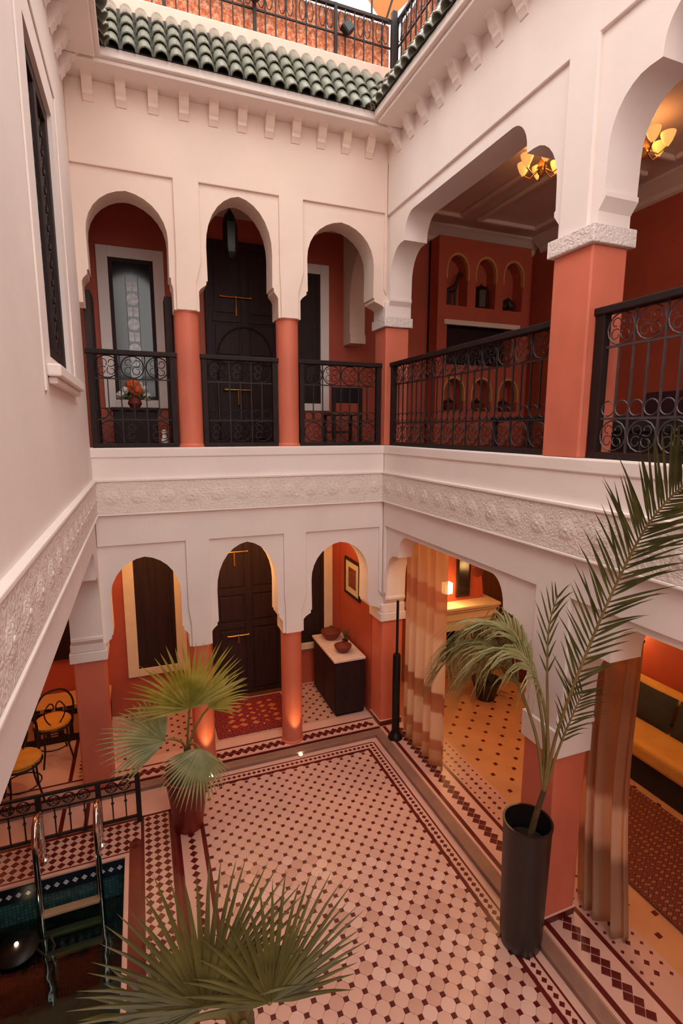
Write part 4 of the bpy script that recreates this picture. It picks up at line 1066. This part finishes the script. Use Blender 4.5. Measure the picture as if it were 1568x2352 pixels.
# black metal stand in the corner
t = thing('metal_stand', 'tall black metal stand in front of the corner pillar', 'stand', (2.885, 5.52, ZG))
t['label'] = 'tall black metal stand with a thick lower sleeve in front of the corner pillar'
obj('base', MB().lathe([(.095, 0), (.095, .03), (.07, .06), (.055, .10)], 24), 'black_metal', t, smooth=40); obj('sleeve', MB().lathe([(.05, .08), (.05, 1.13), (.042, 1.15)], 20), 'black_metal', t, smooth=40)
obj('pole', MB().tube([(0, 0, 1.13), (0, 0, 1.85)], .017, 10), 'black_metal', t)
# sofa, cushions, kilim, lamps of the salon
sofa('salon_sofa', 'long ochre sofa with dark base along the right wall of the salon', (5.42, 5.6, ZG), -pi/2, 4.0, 'sofa_cloth', 'sofa_dark', 'sofa_cloth', hs=.50, hb=.38)
for k, (y, mt, lb) in enumerate(((4.75, 'cushion_purple', 'dark purple cushion on the salon sofa beside the curtain'), (4.08, 'cushion_dark', 'large dark green cushion on the salon sofa next to the brown curtain'), (3.41, 'cushion_dark', 'dark cushion on the salon sofa nearest the right picture edge'))):
    cushion(lb, (5.52, y, ZG+.70), (radians(-18), 0, -pi/2), .62, .40, .18, mt, 'cushions on the salon sofa')
t = thing('kilim_rug', 'brown and rust woven kilim on the salon floor before the sofa', 'rug', (4.36, 3.3, ZG+.012))
obj('field', MB().box(-.56, .56, -1.3, .66, 0, .010), 'kilim', t)
fr = MB()
for i in range(44): fr.box(-.55+i*.0255, -.54+i*.0255, .66, .70, 0, .004)
obj('fringe', fr, 'marble_slab', t)
# wall sconce and lamps
def sconce(label, loc, power, rz=0):
    t = thing('wall_sconce', label, 'lamp', loc, rz, 'wall sconces of the salon')
    obj('plate', MB().box(-.05, .05, -.015, 0, -.10, .10), 'brass', t, bevel=.006)
    obj('shade', MB().box(-.07, .07, -.13, -.02, -.08, .10), 'lamp_paper', t, bevel=.01)
    lamp('sconce_light', t, (0, -.22, .0), power, (1, .5, .16), .08)
sconce('glowing square wall sconce above the salon sofa', (XO, 4.88, 1.27), 5, -pi/2)
sconce('glowing wall sconce beside the tall mirror', (4.40, FYW+.22, 1.52), 10)
g = glow_lantern('glowing lantern under the salon ceiling out of sight behind the beam', (4.4, 4.6, 3.05), 48, (1, .58, .25), 1.5); obj('chain', MB().tube([(0, 0, .24), (0, 0, .37)], .008, 6), 'brass', g)
g = glow_lantern('glowing lantern under the salon ceiling near the right picture edge', (4.5, 1.9, 3.05), 8, (1, .52, .18), 1.5); obj('chain', MB().tube([(0, 0, .24), (0, 0, .37)], .008, 6), 'brass', g)

def bez(pts, n):
    """Catmull-Rom through pts"""
    P = [Vector(p) for p in pts]; P = [P[0]*2-P[1]]+P+[P[-1]*2-P[-2]]; out = []
    k = len(P)-3
    for i in range(n+1):
        s = min(i/n*k, k-1e-6); j = int(s); u = s-j
        a, b, c, d = P[j:j+4]
        out.append(.5*((2*b)+(c-a)*u+(2*a-5*b+4*c-d)*u*u+(3*b-a-3*c+d)*u**3))
    return out
# ------------------------------------------------------------------ left room: bistro chairs, bench
def bistro_chair(label, loc, rz):
    t = thing('iron_chair', label, 'chair', loc, rz, 'wrought iron chairs of the left room')
    obj('seat_ring', MB().tube([(.20*cos(a), .20*sin(a), .44) for a in [2*pi*k/20 for k in range(21)]], .012, 6, cap=False), 'iron', t)
    obj('seat_cushion', MB().lathe([(.17, .445), (.195, .46), (.20, .485), (.18, .505), (.08, .512)], 24), 'cushion_yellow', t, smooth=50)
    for k in range(4):
        a = pi/4+k*pi/2
        obj('leg', MB().tube([(.17*cos(a), .17*sin(a), .44), (.18*cos(a), .18*sin(a), .2), (.23*cos(a), .23*sin(a), 0)], .011, 6), 'iron', t)
    obj('stretcher', MB().tube([(.18*cos(a), .18*sin(a), .2) for a in [2*pi*k/16 for k in range(17)]], .008, 5, cap=False), 'iron', t)
    obj('backrest', MB().tube(bez([(-.19, .10, .44), (-.20, .17, .75), (-.12, .20, .92), (0, .205, .96), (.12, .20, .92), (.20, .17, .75), (.19, .10, .44)], 26), .012, 6), 'iron', t)
    for s in (-1, 1):
        obj('back_scroll', MB().tube(bez([(s*.02, .12, .46), (s*.09, .15, .58), (s*.11, .175, .70), (s*.05, .19, .80), (s*.01, .185, .74), (s*.05, .18, .69)], 18), .008, 5), 'iron', t)
    return t
bistro_chair('wrought iron chair with round yellow cushion, the one farther back by the pillar', (-1.15, 6.62, ZG), radians(200))
bistro_chair('wrought iron chair with round yellow cushion, the nearer one behind the pool railing', (-1.36, 5.92, ZG), radians(20))
bistro_chair('wrought iron chair with yellow cushion at the left edge behind the pool railing', (-1.75, 6.2, ZG), radians(120))
t = thing('mosaic_bench', 'yellow and black mosaic bench against the far wall of the left room', 'bench', (-1.25, 7.12, ZG))
obj('base', MB().box(-.7, .7, -.18, .2, 0, .44), 'dark_wood', t); obj('seat', MB().box(-.72, .72, -.2, .2, .44, .50), 'niche_yellow', t, bevel=.008)
for i in range(11): obj('mosaic_tile', MB().box(-.66+i*.125, -.58+i*.125, -.205, -.2, .452, .49), 'black_metal', t)
for i in range(10): obj('mosaic_tile', MB().box(-.64+i*.13, -.56+i*.13, -.185, -.18, .10, .36), 'niche_yellow', t)
struct('trim_3', MB().box(XLO, XL-T, YO-.03, YO, 1.0, 1.9), 'dark_wood')
g = glow_lantern('glowing lantern of the left room hidden behind the white beam', (-2.35, 6.9, 2.5), 26, (1, .56, .2)); obj('chain', MB().tube([(0, 0, .16), (0, 0, .5)], .006, 6), 'brass', g)

# ------------------------------------------------------------------ pool railing, ladder, float
pr_ = thing('pool_railing', 'low wrought iron railing between the pool and the left room', 'railing', (0, 5.215, 0))
ZT = .53
obj('top_rail', MB().box(-2.3, -.19, -.014, .014, ZT-.012, ZT+.012), 'iron', pr_); obj('bottom_rail', MB().box(-2.3, -.19, -.012, .012, .06, .085), 'iron', pr_); obj('middle_rail', MB().box(-2.3, -.22, -.006, .006, .36, .375), 'iron', pr_)
for x in (-.205, -.57, -1.09, -1.6, -2.1): obj('post', MB().box(x-.024, x+.024, -.024, .024, .004, ZT), 'iron', pr_, bevel=.004)
rm = ring_mesh(.055, .006, 'scroll', 'iron'); bm2 = MB().box(-.006, .006, -.006, .006, .085, .36).mesh('bar'); bm2.materials.append(MATS['iron'])
hm = MB().lathe([(.006, .25), (.017, .27), (.006, .29)], 6).mesh('collar'); hm.materials.append(MATS['iron'])
for x0 in (-.205, -.57, -1.09, -1.6):
    x1 = {-.205: -.57, -.57: -1.09, -1.09: -1.6, -1.6: -2.1}[x0]
    n = max(3, round((x0-x1)/.12))
    for i in range(1, n):
        x = x0+(x1-x0)*i/n
        obj('bar', bm2, None, pr_, loc=(x, 0, 0)); obj('collar', hm, None, pr_, loc=(x, 0, 0)); obj('scroll', rm, None, pr_, loc=(x, 0, .445))
ld = thing('pool_ladder', 'chrome pool ladder with pale treads reaching into the water', 'ladder', (-.80, 4.95, 0))
for x in (-.245, .245):
    obj('handrail', MB().tube([(x, .06, 0), (x, .06, .40), (x, .03, .50), (x, -.06, .55), (x, -.17, .52), (x, -.23, .42), (x, -.235, .1), (x, -.235, -1.0)], .026, 10), 'chrome', ld, smooth=60)
    obj('flange', MB().lathe([(.05, 0), (.05, .012), (.028, .03)], 18, (x, .06, .008)), 'chrome', ld, smooth=40)
for z in (-.30, -.52, -.74): obj('tread', MB().box(-.23, .23, -.275, -.20, z-.015, z+.015), 'tread', ld, bevel=.006)
t = thing('floating_lamp', 'dark round floating lamp with a bright point in the pool', 'lamp', (-1.20, 4.50, -.375))
obj('shell', MB().lathe([(.05, -.03), (.15, -.015), (.17, .02), (.14, .05), (.04, .06)], 24), 'black_metal', t, smooth=40)
obj('bulb', MB().ball((.0, 0, .065), .016, 10, 6), 'bulb', t)
obj('handle', MB().tube([(.16, 0, .02), (.26, -.02, .06), (.30, -.10, .03), (.27, -.2, .015), (.2, -.12, .03), (.15, -.06, .02)], .010, 6), 'iron', t)

# ------------------------------------------------------------------ palms
def blade(m, p0, d, nrm, L_, w, droop, fold=.35, seg=4, join=0.0):
    """leaf blade from p0 along d; nrm = face normal; V fold; returns into mesh m"""
    d = d.normalized(); side = d.cross(nrm).normalized(); vs = []
    prof = [join if join else .55, 1.0, .8, .5, .02] if seg == 4 else [.5, 1, .55, .02]
    for i in range(seg+1):
        s = i/seg; c = p0+d*L_*s+Vector((0, 0, -1))*droop*L_*s*s*s
        hw = w/2*prof[i]
        vs += [c-side*hw+nrm*fold*hw, c, c+side*hw+nrm*fold*hw]
    fs = []
    for i in range(seg):
        a = 3*i; fs += [(a, a+1, a+4, a+3), (a+1, a+2, a+5, a+4)]
    m.add(vs, fs)
def fan_leaf(parent, base, hub, axis, nrm, R, spread, n, mat, droop=.12, wmul=1.0, pet=.012):
    """petiole from base to hub with n blades fanned round axis in the plane facing nrm"""
    base, hub, axis, nrm = Vector(base), Vector(hub), Vector(axis).normalized(), Vector(nrm).normalized()
    nrm = (nrm-axis*nrm.dot(axis)).normalized(); side = axis.cross(nrm)
    mid = (base+hub)/2+Vector((0, 0, .06))
    fr_ = obj('frond', MB().tube([base, (base+mid)/2+Vector((0, 0, .03)), mid, (mid+hub)/2+Vector((0, 0, .015)), hub], [pet*1.3, pet, pet, pet*.9, pet*.8], 6), 'petiole', parent, smooth=60)
    for i in range(n):
        u = -1+2*i/(n-1); a = spread*u
        d = axis*cos(a)+side*sin(a)+nrm*(.10*(1-abs(u))+rnd.uniform(-.04, .04))
        Lb = R*(1-.30*abs(u)**1.6)*rnd.uniform(.93, 1.04)
        w = 2*R*.5*math.tan(spread/(n-1))*1.25*wmul
        m = MB(); blade(m, hub, d, nrm, Lb, w, droop*rnd.uniform(.6, 1.4), fold=.45, join=.12)
        obj('leaf_blade', m, mat, fr_)
    return fr_
# potted fan palm
pt = thing('potted_fan_palm', 'fan palm in a red tapered pot at the corner of the tiled courtyard', 'plant', (.262, 4.97, 0))
obj('pot', MB().lathe([(.135, .0), (.14, .01), (.20, .50), (.215, .53), (.215, .57), (.195, .57), (.18, .50)], 28, (0, 0, .009)), 'pot_red', pt, smooth=35)
obj('soil', MB().lathe([(.185, .52), (.182, .53)], 20), 'soil', pt)
obj('trunk', MB().tube([(0, 0, .5), (.01, 0, .66), (.02, 0, .86)], [.05, .045, .035], 10), 'trunk', pt, smooth=50)
TP = (.02, 0, .84)
fan_leaf(pt, TP, (.055, -.10, 1.33), (-.04, -.05, 1), (.15, -1, .35), .80, 1.45, 34, 'palm_leaf', .08)
fan_leaf(pt, TP, (-.19, -.12, 1.06), (-1, 0, .62), (-.1, -.9, .5), .64, 1.15, 26, 'palm_leaf_grey', .16)
fan_leaf(pt, TP, (.12, -.24, .98), (-.32, -.45, -.85), (.25, -.9, .55), .52, 1.2, 26, 'palm_leaf_grey', .08)
fan_leaf(pt, TP, (.24, .04, 1.22), (1, .2, .65), (-.5, -.35, .9), .50, 1.0, 20, 'palm_leaf', .15)
# foreground fan palm
pf = thing('foreground_fan_palm', 'large olive fan palm in the foreground at the bottom of the picture', 'plant', (.22, 1.55, 0))
obj('pot', MB().lathe([(.16, 0), (.17, .01), (.22, .42), (.24, .45), (.24, .48), (.2, .48)], 24), 'pot_red', pf, smooth=35); obj('soil', MB().lathe([(.205, .44), (.2, .45)], 20), 'soil', pf)
obj('trunk', MB().tube([(0, 0, .4), (.02, 0, 1.0), (0, 0, 1.6), (0, 0, 1.95)], [.075, .065, .06, .05], 12), 'trunk', pf, smooth=50)
TP = (0, 0, 1.9)
fan_leaf(pf, TP, (-.125, -.12, 2.20), (-.05, .25, 1), (.05, -1, .75), .50, 1.75, 42, 'palm_olive', .10, .8)
fan_leaf(pf, TP, (.085, -.12, 2.12), (.30, .22, .92), (.30, -1, .6), .46, 1.5, 30, 'palm_olive', .10, .75)
fan_leaf(pf, TP, (.02, -.22, 2.02), (.12, -.5, .35), (.1, -.5, .9), .40, 1.5, 22, 'palm_olive', .2)
fan_leaf(pf, TP, (-.20, -.05, 2.06), (-1, .1, .1), (-.1, -.5, .9), .36, 1.4, 22, 'palm_olive', .2)
# feather palm in the tall black planter
pv = thing('tall_planter_palm', 'feather palm with long fronds in a tall black cylinder planter', 'plant', (2.595, 2.78, 0))
obj('planter', MB().lathe([(.145, 0), (.152, .01), (.160, .10), (.178, 1.02), (.184, 1.04), (.184, 1.06), (.168, 1.06), (.162, .90)], 36, (0, 0, .008), cap=False).lathe([(.145, .006), (.01, .006)], 36, (0, 0, .004), cap=False), 'pot_black', pv, smooth=35)
obj('soil', MB().lathe([(.162, .86), (.158, .875), (.02, .885)], 24), 'soil', pv)
obj('trunk', MB().tube([(.02, 0, .86), (.015, -.06, 1.15), (.0, -.14, 1.42)], [.026, .022, .018], 10), 'trunk', pv, smooth=50)
def feather(parent, pts, n, L_, w, mat, start=.35, droop=.25, up_=Vector((0, 0, 1)), ang=.75, lift=.25):
    path = bez(pts, 40)
    fr_ = obj('frond', MB().tube(path, [.013*(1-.75*i/40) for i in range(41)], 6), 'petiole', parent, smooth=60)
    for i in range(n):
        s = start+(1-start)*(i+.5)/n; k = min(39, int(s*40)); p = path[k].lerp(path[k+1], s*40-k); d = (path[k+1]-path[k]).normalized()
        side = d.cross(up_).normalized(); nn = side.cross(d).normalized()
        for q in (-1, 1):
            a = ang*rnd.uniform(.8, 1.2)
            dd = d*cos(a)+side*q*sin(a)+nn*lift*rnd.uniform(.2, 1.4)
            Lb = L_*(.55+.9*sin(pi*min(1, (s-start)/(1-start)*.8+.12)))*.72*rnd.uniform(.85, 1.1)
            m = MB(); blade(m, p, dd, nn, Lb, w, droop*rnd.uniform(.6, 1.4), fold=.3, seg=4, join=.4)
            obj('leaflet', m, mat, fr_)
ox, oy = 2.56, 2.78
def rel(*P): return [(x-ox, y-oy, z) for x, y, z in P]
feather(pv, rel((2.56, 2.64, 1.4), (2.55, 2.55, 1.92), (2.56, 2.36, 2.60), (2.52, 2.12, 3.20), (2.45, 1.90, 3.56), (2.38, 1.66, 3.78), (2.30, 1.42, 3.86)), 66, .44, .018, 'palm_dark', .24, .06, Vector((-.8, -.5, .1)), .62, .05)
feather(pv, rel((2.56, 2.64, 1.4), (2.53, 2.66, 1.9), (2.47, 2.76, 2.36), (2.40, 2.94, 2.58), (2.34, 3.16, 2.52), (2.28, 3.38, 2.30)), 46, .56, .021, 'palm_pale', .38, .8, Vector((0, 0, 1)), .75, .0)
feather(pv, rel((2.56, 2.64, 1.4), (2.53, 2.60, 1.8), (2.44, 2.60, 2.2), (2.36, 2.70, 2.45), (2.28, 2.84, 2.46), (2.2, 2.98, 2.30)), 36, .48, .021, 'palm_pale', .38, .75, Vector((0, 0, 1)), .75, .0)
feather(pv, rel((2.56, 2.64, 1.4), (2.57, 2.66, 1.9), (2.59, 2.72, 2.3), (2.60, 2.74, 2.62), (2.62, 2.70, 2.86)), 8, .26, .014, 'palm_dark', .45, .1, Vector((-.8, -.5, .1)), .35, .05)
feather(pv, rel((2.56, 2.64, 1.4), (2.60, 2.58, 1.75), (2.62, 2.50, 2.05), (2.62, 2.42, 2.28)), 12, .30, .015, 'palm_dark', .4, .15, Vector((-.8, -.5, .1)), .5, .05)
feather(pv, rel((2.56, 2.64, 1.4), (2.50, 2.70, 1.85), (2.40, 2.86, 2.25), (2.32, 3.06, 2.42), (2.26, 3.26, 2.32), (2.20, 3.42, 2.10)), 40, .46, .020, 'palm_pale', .34, .8, Vector((0, 0, 1)), .8, .0)
# bushy plant in the salon
ps = thing('salon_plant', 'dark bushy potted plant on the salon floor behind the feather palm', 'plant', (4.60, 5.95, ZG))
obj('pot', MB().lathe([(.13, 0), (.2, .25), (.22, .30), (.2, .30)], 20), 'pot_black', ps, smooth=40); obj('soil', MB().lathe([(.19, .27), (.185, .28)], 16), 'soil', ps)
for k in range(22):
    a = k*2.4; r = .10+.012*k; q = MB()
    hgt = .75-.018*k
    path = [Vector((0, 0, .28)), Vector((r*.5*cos(a), r*.5*sin(a), .28+hgt*.7)), Vector((r*1.3*cos(a), r*1.3*sin(a), .28+hgt*.75))]
    q.tube(path, [.008, .006, .004], 5)
    dd = (path[2]-path[1]).normalized(); blade(q, path[1], dd, Vector((0, 0, 1)), .36, .07, .5)
    obj('leaf', q, 'palm_dark', ps)
